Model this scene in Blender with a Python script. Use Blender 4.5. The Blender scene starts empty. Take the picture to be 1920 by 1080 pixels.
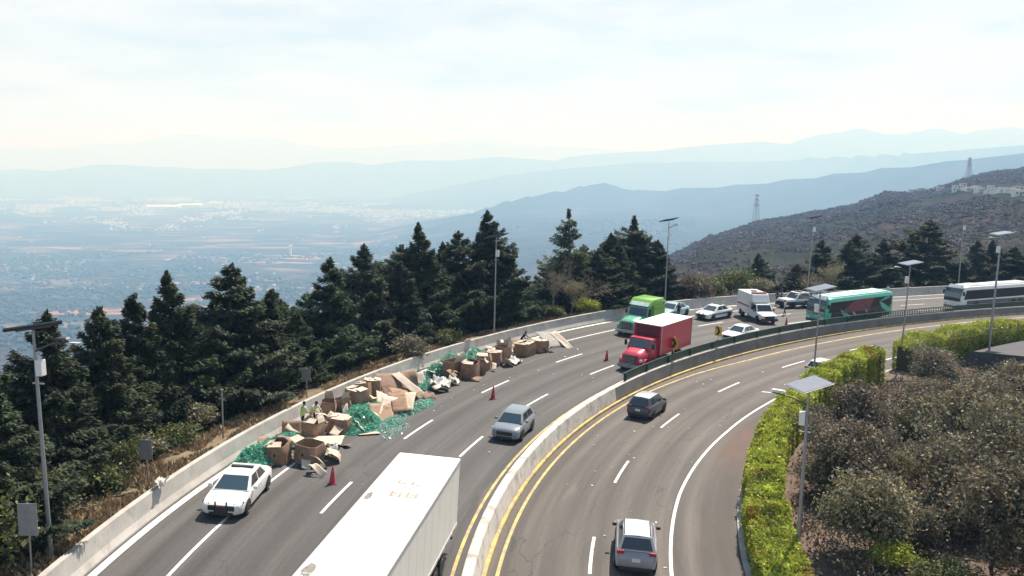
import math, random
import numpy as np

# ---------------------------------------------------------------- road geometry (metres)
# s runs along the median from the viewer into the bend, off is the distance to its left (+) or right (-)
HEAD = (4.291116890266046e-07, -9.878372869762443e-06, -0.013261855399570685, 1.4835251408064172)
DS = 0.5
S0, S1 = -40.0, 190.0
SS = np.arange(S0, S1, DS)
def _curv(s):
    t = np.clip(s, 0.0, 70.0)
    k = 3*HEAD[0]*t*t + 2*HEAD[1]*t + HEAD[2]
    return np.where(s > 70, np.minimum(k, -1/130.0), k)
_K = _curv(SS)
_i0 = int(round(-S0/DS))
_TH = np.concatenate([[0], np.cumsum((_K[1:]+_K[:-1])/2*DS)])
_TH += HEAD[3]-_TH[_i0]
_X = np.concatenate([[0], np.cumsum((np.cos(_TH[1:])+np.cos(_TH[:-1]))/2*DS)])
_Y = np.concatenate([[0], np.cumsum((np.sin(_TH[1:])+np.sin(_TH[:-1]))/2*DS)])
_X += -1.1848936 - _X[_i0]
_Y += 37.4967841 - _Y[_i0]
def smooth(a, b, x):
    t = np.clip((np.asarray(x, float)-a)/(b-a), 0, 1)
    return t*t*(3-2*t)
def heading(s): return float(np.interp(s, SS, _TH))
def plan(s, off):
    th = np.interp(s, SS, _TH); x = np.interp(s, SS, _X); y = np.interp(s, SS, _Y)
    return x-np.sin(th)*off, y+np.cos(th)*off
def bank_left(s): return 0.055*(1-smooth(55, 100, s))
def z_left(s, off): return 0.78-0.3*smooth(60, 105, s)+bank_left(s)*off
def z_right(s, off): return 0.055*np.asarray(off, float)
WALL_OFF = 14.75      # inner foot of the outer parapet
def z_verge(s, off):
    e = np.maximum(np.asarray(off, float)-15.2, 0)
    return z_left(s, 15.0)+0.72-np.where(e < 2.6, 0.10*e, 0.26+0.50*(e-2.6))
def z_inner(s, off):
    e = np.maximum(-11.3-np.asarray(off, float), 0)
    return -0.5-0.02*e+0.9*smooth(0.3, 5, e)*0.4
def P(s, off, dz=0.0):
    x, y = plan(s, off)
    if off >= 15.2: z = z_verge(s, off)
    elif off >= 0.35: z = z_left(s, off)
    elif off >= -11.3: z = z_right(s, off)
    else: z = z_inner(s, off)
    return (float(x), float(y), float(z)+dz)
def nearest(x, y):
    d = (SS*0+_X-x)**2+(_Y-y)**2
    i = int(np.argmin(d)); t = _TH[i]
    dx, dy = x-_X[i], y-_Y[i]
    return SS[i]+dx*math.cos(t)+dy*math.sin(t), -dx*math.sin(t)+dy*math.cos(t)
CAM_H, FPX, PITCH, ROLL = 17.0, 1750.0, math.atan(222/1750.0), math.radians(0.4)
import bpy, bmesh
from mathutils import Vector, Matrix, Euler
random.seed(7); RNG = np.random.default_rng(11)
SC = bpy.context.scene
COL = SC.collection

# ---------------------------------------------------------------- materials
def _n(nt, t, **kw):
    n = nt.nodes.new(t)
    for k, v in kw.items():
        if k in n.inputs: n.inputs[k].default_value = v
        else: setattr(n, k, v)
    return n
def rgba(c): return (c[0], c[1], c[2], 1.0)
MATS = {}
def mat(name, col, rough=0.6, metal=0.0, var=0.18, scale=3.0, spec=0.5, coat=0.0, attr=None, bump=0.0, dirt=None, coord='Object', trans=0.0, objvar=0.0):
    """Principled surface whose colour wanders a little with noise; attr = a per-face tint attribute."""
    if name in MATS: return MATS[name]
    m = bpy.data.materials.new(name); m.use_nodes = True; nt = m.node_tree; nt.nodes.clear()
    out = _n(nt, 'ShaderNodeOutputMaterial'); b = _n(nt, 'ShaderNodeBsdfPrincipled')
    b.inputs['Roughness'].default_value = rough; b.inputs['Metallic'].default_value = metal
    b.inputs['Specular IOR Level'].default_value = spec; b.inputs['Coat Weight'].default_value = coat
    nt.links.new(b.outputs[0], out.inputs[0])
    tc = _n(nt, 'ShaderNodeTexCoord')
    nz = _n(nt, 'ShaderNodeTexNoise', Scale=scale, Detail=5.0, Roughness=0.6)
    nt.links.new(tc.outputs[coord], nz.inputs['Vector'])
    r = _n(nt, 'ShaderNodeValToRGB')
    lo, hi = [c*(1-var) for c in col], [min(1, c*(1+var)) for c in col]
    r.color_ramp.elements[0].position = 0.3; r.color_ramp.elements[0].color = rgba(lo)
    r.color_ramp.elements[1].position = 0.7; r.color_ramp.elements[1].color = rgba(hi)
    nt.links.new(nz.outputs['Fac'], r.inputs[0]); c = r.outputs[0]
    if dirt:
        n2 = _n(nt, 'ShaderNodeTexNoise', Scale=dirt[1], Detail=8.0, Roughness=0.7)
        nt.links.new(tc.outputs[coord], n2.inputs['Vector'])
        rr = _n(nt, 'ShaderNodeValToRGB'); rr.color_ramp.elements[0].position = dirt[2]; rr.color_ramp.elements[1].position = dirt[2]+0.15
        nt.links.new(n2.outputs['Fac'], rr.inputs[0])
        mx = _n(nt, 'ShaderNodeMix', data_type='RGBA'); mx.inputs[7].default_value = rgba(dirt[0])
        mu = _n(nt, 'ShaderNodeMath', operation='MULTIPLY'); mu.inputs[1].default_value = dirt[3]
        nt.links.new(rr.outputs[0], mu.inputs[0]); nt.links.new(mu.outputs[0], mx.inputs[0]); nt.links.new(c, mx.inputs[6]); c = mx.outputs[2]
    if attr:
        at = _n(nt, 'ShaderNodeAttribute', attribute_name=attr)
        mx = _n(nt, 'ShaderNodeMix', data_type='RGBA', blend_type='MULTIPLY'); mx.inputs[0].default_value = 1.0
        nt.links.new(c, mx.inputs[6]); nt.links.new(at.outputs['Color'], mx.inputs[7]); c = mx.outputs[2]
    if objvar:   # each copy a little lighter, darker, warmer or cooler than its neighbours
        oi = _n(nt, 'ShaderNodeObjectInfo'); hs = _n(nt, 'ShaderNodeHueSaturation')
        for i, (lo_, hi_, k) in enumerate(((0.5-0.035*objvar, 0.5+0.03*objvar, 'Hue'), (1-0.45*objvar, 1+0.45*objvar, 'Value'), (1-0.3*objvar, 1+0.25*objvar, 'Saturation'))):
            w1 = _n(nt, 'ShaderNodeMath', operation='MULTIPLY'); w1.inputs[1].default_value = 7.31*(i+1); nt.links.new(oi.outputs['Random'], w1.inputs[0])
            w2 = _n(nt, 'ShaderNodeMath', operation='FRACT'); nt.links.new(w1.outputs[0], w2.inputs[0])
            w3 = _n(nt, 'ShaderNodeMapRange'); w3.inputs[3].default_value = lo_; w3.inputs[4].default_value = hi_; nt.links.new(w2.outputs[0], w3.inputs[0]); nt.links.new(w3.outputs[0], hs.inputs[k])
        nt.links.new(c, hs.inputs['Color']); c = hs.outputs[0]
    nt.links.new(c, b.inputs['Base Color'])
    if bump:
        bp = _n(nt, 'ShaderNodeBump', Strength=bump, Distance=0.05); nt.links.new(nz.outputs['Fac'], bp.inputs['Height']); nt.links.new(bp.outputs[0], b.inputs['Normal'])
    if trans:
        tr = _n(nt, 'ShaderNodeBsdfTranslucent'); nt.links.new(c, tr.inputs['Color'])
        ms = _n(nt, 'ShaderNodeMixShader'); ms.inputs[0].default_value = trans
        nt.links.new(b.outputs[0], ms.inputs[1]); nt.links.new(tr.outputs[0], ms.inputs[2]); nt.links.new(ms.outputs[0], out.inputs[0])
    MATS[name] = m; return m

# ---------------------------------------------------------------- mesh builder
class MB:
    def __init__(s): s.v = []; s.f = []; s.m = []
    def add(s, vs, fs, mi=0, M=None):
        o = len(s.v)
        if M is not None: vs = [tuple(M @ Vector(v)) for v in vs]
        s.v += [tuple(v) for v in vs]; s.f += [tuple(i+o for i in f) for f in fs]; s.m += [mi]*len(fs); return s
    def box(s, c, d, mi=0, M=None, taper=1.0):
        x, y, z = c; a, b, h = d[0]/2, d[1]/2, d[2]/2; t = taper
        vs = [(x-a, y-b, z-h), (x+a, y-b, z-h), (x+a, y+b, z-h), (x-a, y+b, z-h), (x-a*t, y-b*t, z+h), (x+a*t, y-b*t, z+h), (x+a*t, y+b*t, z+h), (x-a*t, y+b*t, z+h)]
        return s.add(vs, [(3, 2, 1, 0), (4, 5, 6, 7), (0, 1, 5, 4), (1, 2, 6, 5), (2, 3, 7, 6), (3, 0, 4, 7)], mi, M)
    def loft(s, rings, mi=0, closed=True, caps=True, M=None):
        n = len(rings[0]); vs = [p for r in rings for p in r]; fs = []
        for i in range(len(rings)-1):
            for j in range(n if closed else n-1):
                k = (j+1) % n; fs.append((i*n+j, i*n+k, (i+1)*n+k, (i+1)*n+j))
        if caps: fs.append(tuple(range(n-1, -1, -1))); fs.append(tuple((len(rings)-1)*n+j for j in range(n)))
        return s.add(vs, fs, mi, M)
    def tube(s, pts, r, n=8, mi=0, M=None):
        pts = [Vector(p) for p in pts]; rr = r if isinstance(r, (list, tuple)) else [r]*len(pts); rings = []
        for i, p in enumerate(pts):
            t = (pts[min(i+1, len(pts)-1)]-pts[max(i-1, 0)]).normalized()
            a = t.cross(Vector((0, 0, 1)) if abs(t.z) < 0.9 else Vector((1, 0, 0))).normalized(); b = t.cross(a)
            rings.append([tuple(p+(a*math.cos(q)+b*math.sin(q))*rr[i]) for q in [2*math.pi*k/n for k in range(n)]])
        return s.loft(rings, mi, True, True, M)
    def lathe(s, prof, n=16, mi=0, M=None):
        return s.loft([[(r*math.cos(2*math.pi*k/n), r*math.sin(2*math.pi*k/n), z) for k in range(n)] for r, z in prof], mi, True, True, M)
    def prism(s, poly, t, mi=0, M=None):
        """a flat outline in local XY given a thickness along Z"""
        return s.loft([[(x, y, 0) for x, y in poly], [(x, y, t) for x, y in poly]], mi, True, True, M)
    def panel(s, q, u0=0.0, u1=1.0, v0=0.0, v1=1.0, lift=0.006, nu=1, nv=1, mi=0):
        """thin plate lying on the quad q, inset by the u/v limits and lifted off it"""
        a, b, c, d = [Vector(p) for p in q]; N = ((b-a).cross(d-a)).normalized()
        def at(u, v): return a*(1-u)*(1-v)+b*u*(1-v)+c*u*v+d*(1-u)*v
        P4 = [at(u0, v0), at(u1, v0), at(u1, v1), at(u0, v1)]
        vs = [tuple(p-N*0.01) for p in P4]+[tuple(p+N*lift) for p in P4]
        return s.add(vs, [(3, 2, 1, 0), (4, 5, 6, 7), (0, 1, 5, 4), (1, 2, 6, 5), (2, 3, 7, 6), (3, 0, 4, 7)], mi)
    def build(s, name, mats, parent=None, bevel=0.0, smooth=0, sub=0):
        me = bpy.data.meshes.new(name); me.from_pydata(s.v, [], s.f)
        mats = mats if isinstance(mats, (list, tuple)) else [mats]
        for m in mats: me.materials.append(m)
        me.polygons.foreach_set('material_index', s.m)
        bm = bmesh.new(); bm.from_mesh(me); bmesh.ops.recalc_face_normals(bm, faces=bm.faces)
        if bevel:
            es = [e for e in bm.edges if len(e.link_faces) == 2 and e.calc_face_angle(0) > 0.5]
            bmesh.ops.bevel(bm, geom=es, offset=bevel, segments=2, affect='EDGES', profile=0.6, clamp_overlap=True)
        if sub: bmesh.ops.subdivide_edges(bm, edges=bm.edges, cuts=sub, use_grid_fill=True)
        bm.to_mesh(me); bm.free()
        if smooth:
            me.polygons.foreach_set('use_smooth', [True]*len(me.polygons)); me.set_sharp_from_angle(angle=math.radians(smooth))
        o = bpy.data.objects.new(name, me); COL.objects.link(o)
        if parent: o.parent = parent
        return o
def empty(name, M=None):
    o = bpy.data.objects.new(name, None); COL.objects.link(o); o.empty_display_size = 0.3
    if M is not None: o.matrix_world = M
    return o
def tag(o, label=None, cat=None, group=None, kind=None):
    if label: o['label'] = label
    if cat: o['category'] = cat
    if group: o['group'] = group
    if kind: o['kind'] = kind
    return o
_KIDS = {}
def copy_tree(o, parent=None):
    kids = list(o.children)
    c = o.copy(); COL.objects.link(c); c.parent = parent
    for ch in kids: copy_tree(ch, c)
    return c
def raw_mesh(name, V, F4, mats, tint=None, smooth=False, mi=None):
    """fast mesh from numpy arrays: V (n,3), F4 (m,k)"""
    V = np.asarray(V, np.float32); F4 = np.asarray(F4, np.int32); k = F4.shape[1]
    me = bpy.data.meshes.new(name); me.vertices.add(len(V)); me.vertices.foreach_set('co', V.ravel())
    me.loops.add(F4.size); me.loops.foreach_set('vertex_index', F4.ravel())
    me.polygons.add(len(F4)); me.polygons.foreach_set('loop_start', np.arange(0, F4.size, k, dtype=np.int32)); me.polygons.foreach_set('loop_total', np.full(len(F4), k, np.int32))
    for m in (mats if isinstance(mats, (list, tuple)) else [mats]): me.materials.append(m)
    if mi is not None: me.polygons.foreach_set('material_index', np.asarray(mi, np.int32))
    if tint is not None:
        a = me.attributes.new('tint', 'FLOAT_COLOR', 'FACE'); T = np.ones((len(F4), 4), np.float32); T[:, :3] = tint; a.data.foreach_set('color', T.ravel())
    if smooth: me.polygons.foreach_set('use_smooth', np.ones(len(F4), bool))
    me.update(calc_edges=True); me.validate(); return me
def obj(name, me, parent=None):
    o = bpy.data.objects.new(name, me); COL.objects.link(o)
    if parent: o.parent = parent
    return o
def road_matrix(s, off, dh=0.0, dz=0.0, toward=True):
    """frame on the road: local X = driving direction, Z = surface normal"""
    th = heading(s); p = Vector(P(s, off, dz)); n = Vector((-math.sin(th), math.cos(th), 0))
    b = float(bank_left(s)) if off > 0.3 else 0.055
    if off > 14.9 or off < -11.3: b = 0
    N = (Vector((0, 0, 1))-n*b).normalized(); a = th+(math.pi if toward else 0)+math.radians(dh)
    X = Vector((math.cos(a), math.sin(a), 0)); X = (X-N*X.dot(N)).normalized(); Y = N.cross(X)
    M = Matrix.Identity(4)
    for i in range(3): M[i][0], M[i][1], M[i][2], M[i][3] = X[i], Y[i], N[i], p[i]
    return M
def yaw_matrix(p, a): return Matrix.Translation(Vector(p)) @ Matrix.Rotation(a, 4, 'Z')
# ---------------------------------------------------------------- camera, sun, sky, air
def setup_view():
    cam = bpy.data.cameras.new('camera'); co = bpy.data.objects.new('camera', cam); COL.objects.link(co)
    cam.sensor_width = 36; cam.lens = FPX/1920*36; cam.clip_start = 0.5; cam.clip_end = 120000
    U = Vector((0, math.sin(PITCH), math.cos(PITCH))); F = Vector((0, math.cos(PITCH), -math.sin(PITCH))); R = Vector((1, 0, 0))
    c, s = math.cos(ROLL), math.sin(ROLL); X = R*c+U*s; Y = -R*s+U*c; Z = -F
    M = Matrix.Identity(4)
    for i in range(3): M[i][0], M[i][1], M[i][2] = X[i], Y[i], Z[i]
    M.translation = Vector((0, 0, CAM_H)); co.matrix_world = M; SC.camera = co
setup_view()
SUN_EL = math.radians(56); SUN_AZ = math.atan2(0.50, 0.86)
SV = Vector((math.sin(SUN_AZ)*math.cos(SUN_EL), math.cos(SUN_AZ)*math.cos(SUN_EL), math.sin(SUN_EL)))
sl = bpy.data.lights.new('sun', 'SUN'); sl.energy = 5.0; sl.angle = math.radians(0.5); sl.color = (1.0, 0.95, 0.88)
so = bpy.data.objects.new('sun', sl); COL.objects.link(so); so.rotation_euler = SV.to_track_quat('Z', 'Y').to_euler(); so.location = (0, 0, 60)
SC.view_settings.view_transform = 'Standard'; SC.view_settings.look = 'None'; SC.view_settings.gamma = 1.0; SC.view_settings.exposure = 0.72
SC.cycles.use_denoising = True; SC.cycles.max_bounces = 6; SC.cycles.diffuse_bounces = 2; SC.cycles.glossy_bounces = 2; SC.cycles.transmission_bounces = 4
SC.cycles.volume_bounces = 1; SC.cycles.transparent_max_bounces = 6; SC.cycles.caustics_reflective = False; SC.cycles.caustics_refractive = False
SC.cycles.use_adaptive_sampling = False; SC.cycles.sample_clamp_indirect = 4.0

def sky_world():
    w = bpy.data.worlds.new('World'); SC.world = w; w.use_nodes = True; nt = w.node_tree; nt.nodes.clear(); L = nt.links
    out = _n(nt, 'ShaderNodeOutputWorld'); bg = _n(nt, 'ShaderNodeBackground', Strength=0.07); L.new(bg.outputs[0], out.inputs[0])
    sk = _n(nt, 'ShaderNodeTexSky'); sk.sky_type = 'NISHITA'; sk.sun_disc = False; sk.sun_elevation = SUN_EL; sk.sun_rotation = SUN_AZ
    sk.air_density = 1.2; sk.dust_density = 2.0; sk.altitude = 1500
    tc = _n(nt, 'ShaderNodeTexCoord'); sp = _n(nt, 'ShaderNodeSeparateXYZ'); L.new(tc.outputs['Generated'], sp.inputs[0])
    zz = _n(nt, 'ShaderNodeMath', operation='MAXIMUM'); L.new(sp.outputs[2], zz.inputs[0]); zz.inputs[1].default_value = 0.0
    za = _n(nt, 'ShaderNodeMath', operation='ADD'); L.new(zz.outputs[0], za.inputs[0]); za.inputs[1].default_value = 0.10
    def div(i):
        d = _n(nt, 'ShaderNodeMath', operation='DIVIDE'); L.new(sp.outputs[i], d.inputs[0]); L.new(za.outputs[0], d.inputs[1]); return d
    cb = _n(nt, 'ShaderNodeCombineXYZ'); L.new(div(0).outputs[0], cb.inputs[0]); L.new(div(1).outputs[0], cb.inputs[1])
    n1 = _n(nt, 'ShaderNodeTexNoise', Scale=0.75, Detail=9.0, Roughness=0.6, Distortion=0.4); L.new(cb.outputs[0], n1.inputs['Vector'])
    r1 = _n(nt, 'ShaderNodeValToRGB'); r1.color_ramp.elements[0].position = 0.38; r1.color_ramp.elements[1].position = 0.58; L.new(n1.outputs['Fac'], r1.inputs[0])
    # thick haze whitens the lowest band of sky
    hz = _n(nt, 'ShaderNodeMapRange'); hz.inputs[1].default_value = 0.02; hz.inputs[2].default_value = 0.22; hz.inputs[3].default_value = 0.9; hz.inputs[4].default_value = 0.5; L.new(sp.outputs[2], hz.inputs[0])
    mx0 = _n(nt, 'ShaderNodeMath', operation='MAXIMUM'); L.new(hz.outputs[0], mx0.inputs[0])
    cm = _n(nt, 'ShaderNodeMapRange'); cm.inputs[3].default_value = 0.45; cm.inputs[4].default_value = 1.0; L.new(r1.outputs[0], cm.inputs[0]); L.new(cm.outputs[0], mx0.inputs[1])
    # cloud colour: bright tops and greyer undersides
    n2 = _n(nt, 'ShaderNodeTexNoise', Scale=1.1, Detail=6.0, Roughness=0.55); L.new(cb.outputs[0], n2.inputs['Vector'])
    r2 = _n(nt, 'ShaderNodeValToRGB'); r2.color_ramp.elements[0].position = 0.36; r2.color_ramp.elements[0].color = (5.6, 6.5, 7.1, 1); r2.color_ramp.elements[1].position = 0.52; r2.color_ramp.elements[1].color = (7.7, 8.0, 8.2, 1); L.new(n2.outputs['Fac'], r2.inputs[0])
    # clouds thin out overhead
    zf = _n(nt, 'ShaderNodeMapRange'); zf.inputs[1].default_value = 0.2; zf.inputs[2].default_value = 0.5; zf.inputs[3].default_value = 1.0; zf.inputs[4].default_value = 0.05; L.new(sp.outputs[2], zf.inputs[0])
    fm = _n(nt, 'ShaderNodeMath', operation='MULTIPLY'); L.new(mx0.outputs[0], fm.inputs[0]); L.new(zf.outputs[0], fm.inputs[1])
    mx = _n(nt, 'ShaderNodeMix', data_type='RGBA'); L.new(fm.outputs[0], mx.inputs[0]); L.new(sk.outputs[0], mx.inputs[6]); L.new(r2.outputs[0], mx.inputs[7])
    L.new(mx.outputs[2], bg.inputs['Color'])
sky_world()

# ---------------------------------------------------------------- land
def interp_px(table, px):
    t = np.array(table, float); return [np.interp(px, t[:, 0], t[:, i]) for i in range(1, t.shape[1])]
def elev(py): return (318.0-py)/FPX           # slope of the sight line that grazes a crest
RIDGES = [  # crest seen from the road: azimuth (f*tan), slope (px), distance; then foot distance, foot height, fall behind
    dict(t=[(860, 670, 950), (980, 605, 1050), (1080, 550, 1000), (1180, 507, 920), (1270, 470, 880), (1330, 440, 960), (1416, 412, 1100), (1500, 396, 1130), (1600, 377, 1150), (1655, 354, 1120), (1700, 355, 1120), (1745, 347, 1150), (1800, 327, 1180), (1860, 313, 1220), (1920, 304, 1260), (2150, 285, 1400), (2600, 290, 1500)], foot=190, zf=-17, back=0.3, amp=5.0),
    dict(t=[(700, 470, 5200), (820, 424, 5600), (880, 399, 6000), (940, 378, 6300), (1000, 364, 6600), (1060, 354, 6800), (1100, 343, 7000), (1130, 338, 7000), (1150, 343, 7000), (1185, 354, 6900), (1250, 352, 6700), (1400, 341, 6300), (1500, 329, 6000), (1600, 316, 5700), (1700, 304, 5400), (1800, 293, 5200), (1920, 275, 5000), (2200, 240, 4800)], foot=3000, feet=[(700, 4600), (1000, 5400), (1190, 5300), (1300, 3600), (1500, 3000)], zf=-400, back=0.12, amp=14.0),
    dict(t=[(600, 452, 6200), (700, 436, 6200), (800, 415, 6200), (880, 400, 6200), (960, 393, 6200), (1100, 390, 6200), (1200, 386, 6200), (1300, 388, 6000), (1420, 396, 5600), (1560, 404, 5000), (1700, 420, 4600)], foot=1900, zfs=[(600, -430), (780, -390), (1000, -300), (1700, -300)], zf=-300, back=0.05, amp=16.0),
    dict(t=[(640, 386, 13500), (720, 372, 13500), (820, 352, 13500), (950, 326, 13500), (1050, 313, 13500), (1200, 300, 13500), (1350, 300, 13000), (1500, 292, 12500), (1700, 281, 10500), (1920, 262, 10000), (2200, 245, 10000)], foot=10000, zf=-430, back=0.1, amp=20.0),
    dict(t=[(860, 384, 17500), (960, 330, 17500), (1050, 296, 17500), (1200, 276, 17500), (1280, 268, 17500), (1330, 265, 17500), (1400, 264, 17500), (1470, 259, 17500), (1500, 249, 17500), (1525, 244, 17500), (1560, 243, 17500), (1600, 237, 17500), (1640, 238, 17500), (1680, 241, 17500), (1740, 237, 17500), (1790, 238, 17500), (1820, 233, 17500), (1920, 233, 17500), (2200, 225, 17500)], foot=15500, zf=-430, back=0.2, amp=25.0),
    dict(t=[(-300, 330, 17000), (0, 324, 17000), (90, 322, 17000), (150, 318, 17000), (200, 312, 17000), (250, 309, 17000), (300, 316, 17000), (370, 318, 17000), (430, 314, 17000), (500, 322, 17000), (545, 315, 17000), (590, 304, 17000), (650, 299, 17000), (700, 305, 17000), (760, 299, 17000), (850, 302, 17000), (930, 294, 17000), (1000, 298, 17000), (1100, 306, 17000), (1300, 330, 17000)], foot=15000, zf=-430, back=0.2, amp=14.0),
    dict(t=[(-400, 285, 30000), (150, 280, 30000), (300, 262, 30000), (380, 254, 30000), (450, 258, 30000), (520, 262, 30000), (600, 275, 30000), (800, 270, 30000), (900, 262, 30000), (1000, 272, 30000), (1200, 280, 30000), (1500, 270, 30000)], foot=26000, zf=-430, back=0.2, amp=10.0),
]
def vnoise(x, y, seed=0):
    """smooth lattice noise in [-1, 1]"""
    def h(i, j): return np.modf(np.abs(np.sin(i*127.1+j*311.7+seed*74.7)*43758.5453))[0]*2-1
    xi, yi = np.floor(x), np.floor(y); u, v = x-xi, y-yi; u = u*u*(3-2*u); v = v*v*(3-2*v)
    return (h(xi, yi)*(1-u)+h(xi+1, yi)*u)*(1-v)+(h(xi, yi+1)*(1-u)+h(xi+1, yi+1)*u)*v
def fbm(x, y, seed=0, o=4):
    r = 0; a = 1.0; f = 1.0
    for k in range(o): r = r+a*vnoise(x*f, y*f, seed+k); a *= 0.5; f *= 2.03
    return r
SLOPE = np.array([(0, -1.6), (2, -2.2), (40, -18), (120, -50), (300, -115), (800, -235), (1600, -335), (3000, -402), (4500, -426), (9000, -430), (60000, -430)], float)
def land(x, y):
    """height of the land at plan points (arrays)"""
    x = np.asarray(x, float); y = np.asarray(y, float); r = np.hypot(x, y); sh = x.shape
    off = np.full(sh, 1e9); s = np.zeros(sh); xf, yf, of, sf = x.ravel(), y.ravel(), off.ravel(), s.ravel()
    idx = np.where(r.ravel() < 420)[0]
    for c in range(0, len(idx), 4000):
        ii = idx[c:c+4000]; d = (xf[ii, None]-_X[None])**2+(yf[ii, None]-_Y[None])**2; k = np.argmin(d, 1)
        dx, dy = xf[ii]-_X[k], yf[ii]-_Y[k]; t = _TH[k]; of[ii] = -dx*np.sin(t)+dy*np.cos(t); sf[ii] = SS[k]
    near = r < 420
    e = np.where(near, off-15.2, r-60)
    z = np.interp(np.maximum(e, 0), SLOPE[:, 0], SLOPE[:, 1])
    zin = np.where(off < -11.3, -1.4, -1.2)
    z = np.where(near & (off < 15.2), zin, z)
    z = z + np.where(r > 700, fbm(x/900, y/900, 3)*np.minimum(r*0.004, 14), 0)
    z = z + np.where(r > 3800, -fbm(x/900, y/900, 3)*np.minimum(r*0.004, 14)*smooth(3800, 6000, r), 0)
    px = np.where(y > 1, 960+FPX*x/np.maximum(y, 1), np.where(x > 0, 2600, -400)); px = np.clip(px, -400, 2600)
    for i, R in enumerate(RIDGES):
        t = np.array(R['t'], float); py, D = interp_px(R['t'], px); cs = np.sqrt(1+((px-960)/FPX)**2)
        foot = np.interp(px, [q[0] for q in R['feet']], [q[1] for q in R['feet']]) if 'feet' in R else R['foot']; wob = 1+0.03*fbm(px/60, px*0+i, 20+i, 3); Dr = D*cs
        zc = CAM_H+elev(py)*D
        zf = np.interp(px, [q[0] for q in R['zfs']], [q[1] for q in R['zfs']]) if 'zfs' in R else R['zf']; u = np.clip((r-foot)/np.maximum(Dr-foot, 1), 0, 1)
        bul = u if i == 0 else u**1.6
        hz = zf+(zc-zf)*bul+R['amp']*fbm(x/(Dr*0.09), y/(Dr*0.09), 40+i, 4)*np.sin(np.pi*np.clip(u, 0, 1))*0.9
        hz = hz+R['amp']*0.10*fbm(px/14, px*0+3*i, 60+i, 3)
        hz = np.where(r > Dr, zc-R['back']*(r-Dr), hz); hz = np.where(r < foot, zf-0.35*(foot-r), hz)
        inside = (px >= t[0, 0]) & (px <= t[-1, 0]) & (y > 1)
        z = np.where(inside, np.maximum(z, hz), z)
    return z
def build_land():
    az = np.concatenate([np.linspace(-180, -40, 36, endpoint=False), np.linspace(-40, 40, 760), np.linspace(40, 180, 37)[1:]])
    rr = np.concatenate([[4], np.geomspace(16, 50000, 270)])
    A, R = np.meshgrid(np.radians(az), rr, indexing='ij'); X = R*np.sin(A); Y = R*np.cos(A)
    Z = land(X, Y); na, nr = X.shape
    V = np.stack([X, Y, Z], -1).reshape(-1, 3); i = np.arange(na-1)[:, None]*nr+np.arange(nr-1)[None]
    F = np.stack([i, i+nr, i+nr+1, i+1], -1).reshape(-1, 4)
    m = bpy.data.materials.new('scrub_land'); m.use_nodes = True; nt = m.node_tree; nt.nodes.clear(); L = nt.links
    out = _n(nt, 'ShaderNodeOutputMaterial'); b = _n(nt, 'ShaderNodeBsdfDiffuse'); L.new(b.outputs[0], out.inputs[0])
    g = _n(nt, 'ShaderNodeNewGeometry')
    def noise(sc, det, lo, hi, c0, c1, sy=1.0, ang=0.0):
        mp = _n(nt, 'ShaderNodeMapping'); mp.inputs['Scale'].default_value = (sc, sc*sy, sc*0.3); mp.inputs['Rotation'].default_value = (0, 0, ang); L.new(g.outputs['Position'], mp.inputs[0])
        n = _n(nt, 'ShaderNodeTexNoise', Scale=1.0, Detail=det, Roughness=0.62); L.new(mp.outputs[0], n.inputs['Vector'])
        r = _n(nt, 'ShaderNodeValToRGB'); e = r.color_ramp.elements; e[0].position = lo; e[1].position = hi; e[0].color = rgba(c0); e[1].color = rgba(c1); L.new(n.outputs['Fac'], r.inputs[0]); return r.outputs[0]
    def mixc(f, a, c):
        x = _n(nt, 'ShaderNodeMix', data_type='RGBA'); L.new(f, x.inputs[0]); L.new(a, x.inputs[6]); L.new(c, x.inputs[7]); return x.outputs[2]
    W = (1, 1, 1); K = (0, 0, 0)
    fine = noise(1/16, 7, 0.35, 0.68, (0.022, 0.022, 0.020), (0.082, 0.064, 0.058))
    green = noise(1/30, 6, 0.35, 0.7, (0.010, 0.019, 0.010), (0.046, 0.054, 0.03))
    c = mixc(noise(1/350, 5, 0.42, 0.6, K, W, 2.0, 0.3), fine, green)
    dry = noise(1/120, 6, 0.3, 0.7, (0.10, 0.082, 0.06), (0.18, 0.14, 0.10))
    at = _n(nt, 'ShaderNodeAttribute', attribute_name='farm'); fm = _n(nt, 'ShaderNodeMath', operation='MULTIPLY')
    L.new(at.outputs['Fac'], fm.inputs[0]); L.new(noise(1/420, 4, 0.53, 0.60, K, W, 2.2, 0.25), fm.inputs[1]); c = mixc(fm.outputs[0], c, dry)
    ploughed = noise(1/60, 5, 0.3, 0.7, (0.26, 0.14, 0.085), (0.36, 0.21, 0.125))
    f2 = _n(nt, 'ShaderNodeMath', operation='MULTIPLY'); L.new(at.outputs['Fac'], f2.inputs[0]); L.new(noise(1/500, 3, 0.62, 0.645, K, W, 2.6, 0.1), f2.inputs[1]); c = mixc(f2.outputs[0], c, ploughed)
    L.new(c, b.inputs['Color'])
    me = raw_mesh('terrain', V, F, m, smooth=True)
    a = me.attributes.new('farm', 'FLOAT', 'POINT'); rp = R.reshape(-1); a.data.foreach_set('value', (smooth(1900, 2600, rp)*(1-smooth(9000, 14000, rp))*(1-0.85*smooth(-0.13, -0.05, (A.reshape(-1)))*smooth(2400, 3200, rp))).astype(np.float32))
    o = obj('terrain', me); tag(o, kind='structure'); return float(Z.min())
LAND_MIN = build_land()
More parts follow.
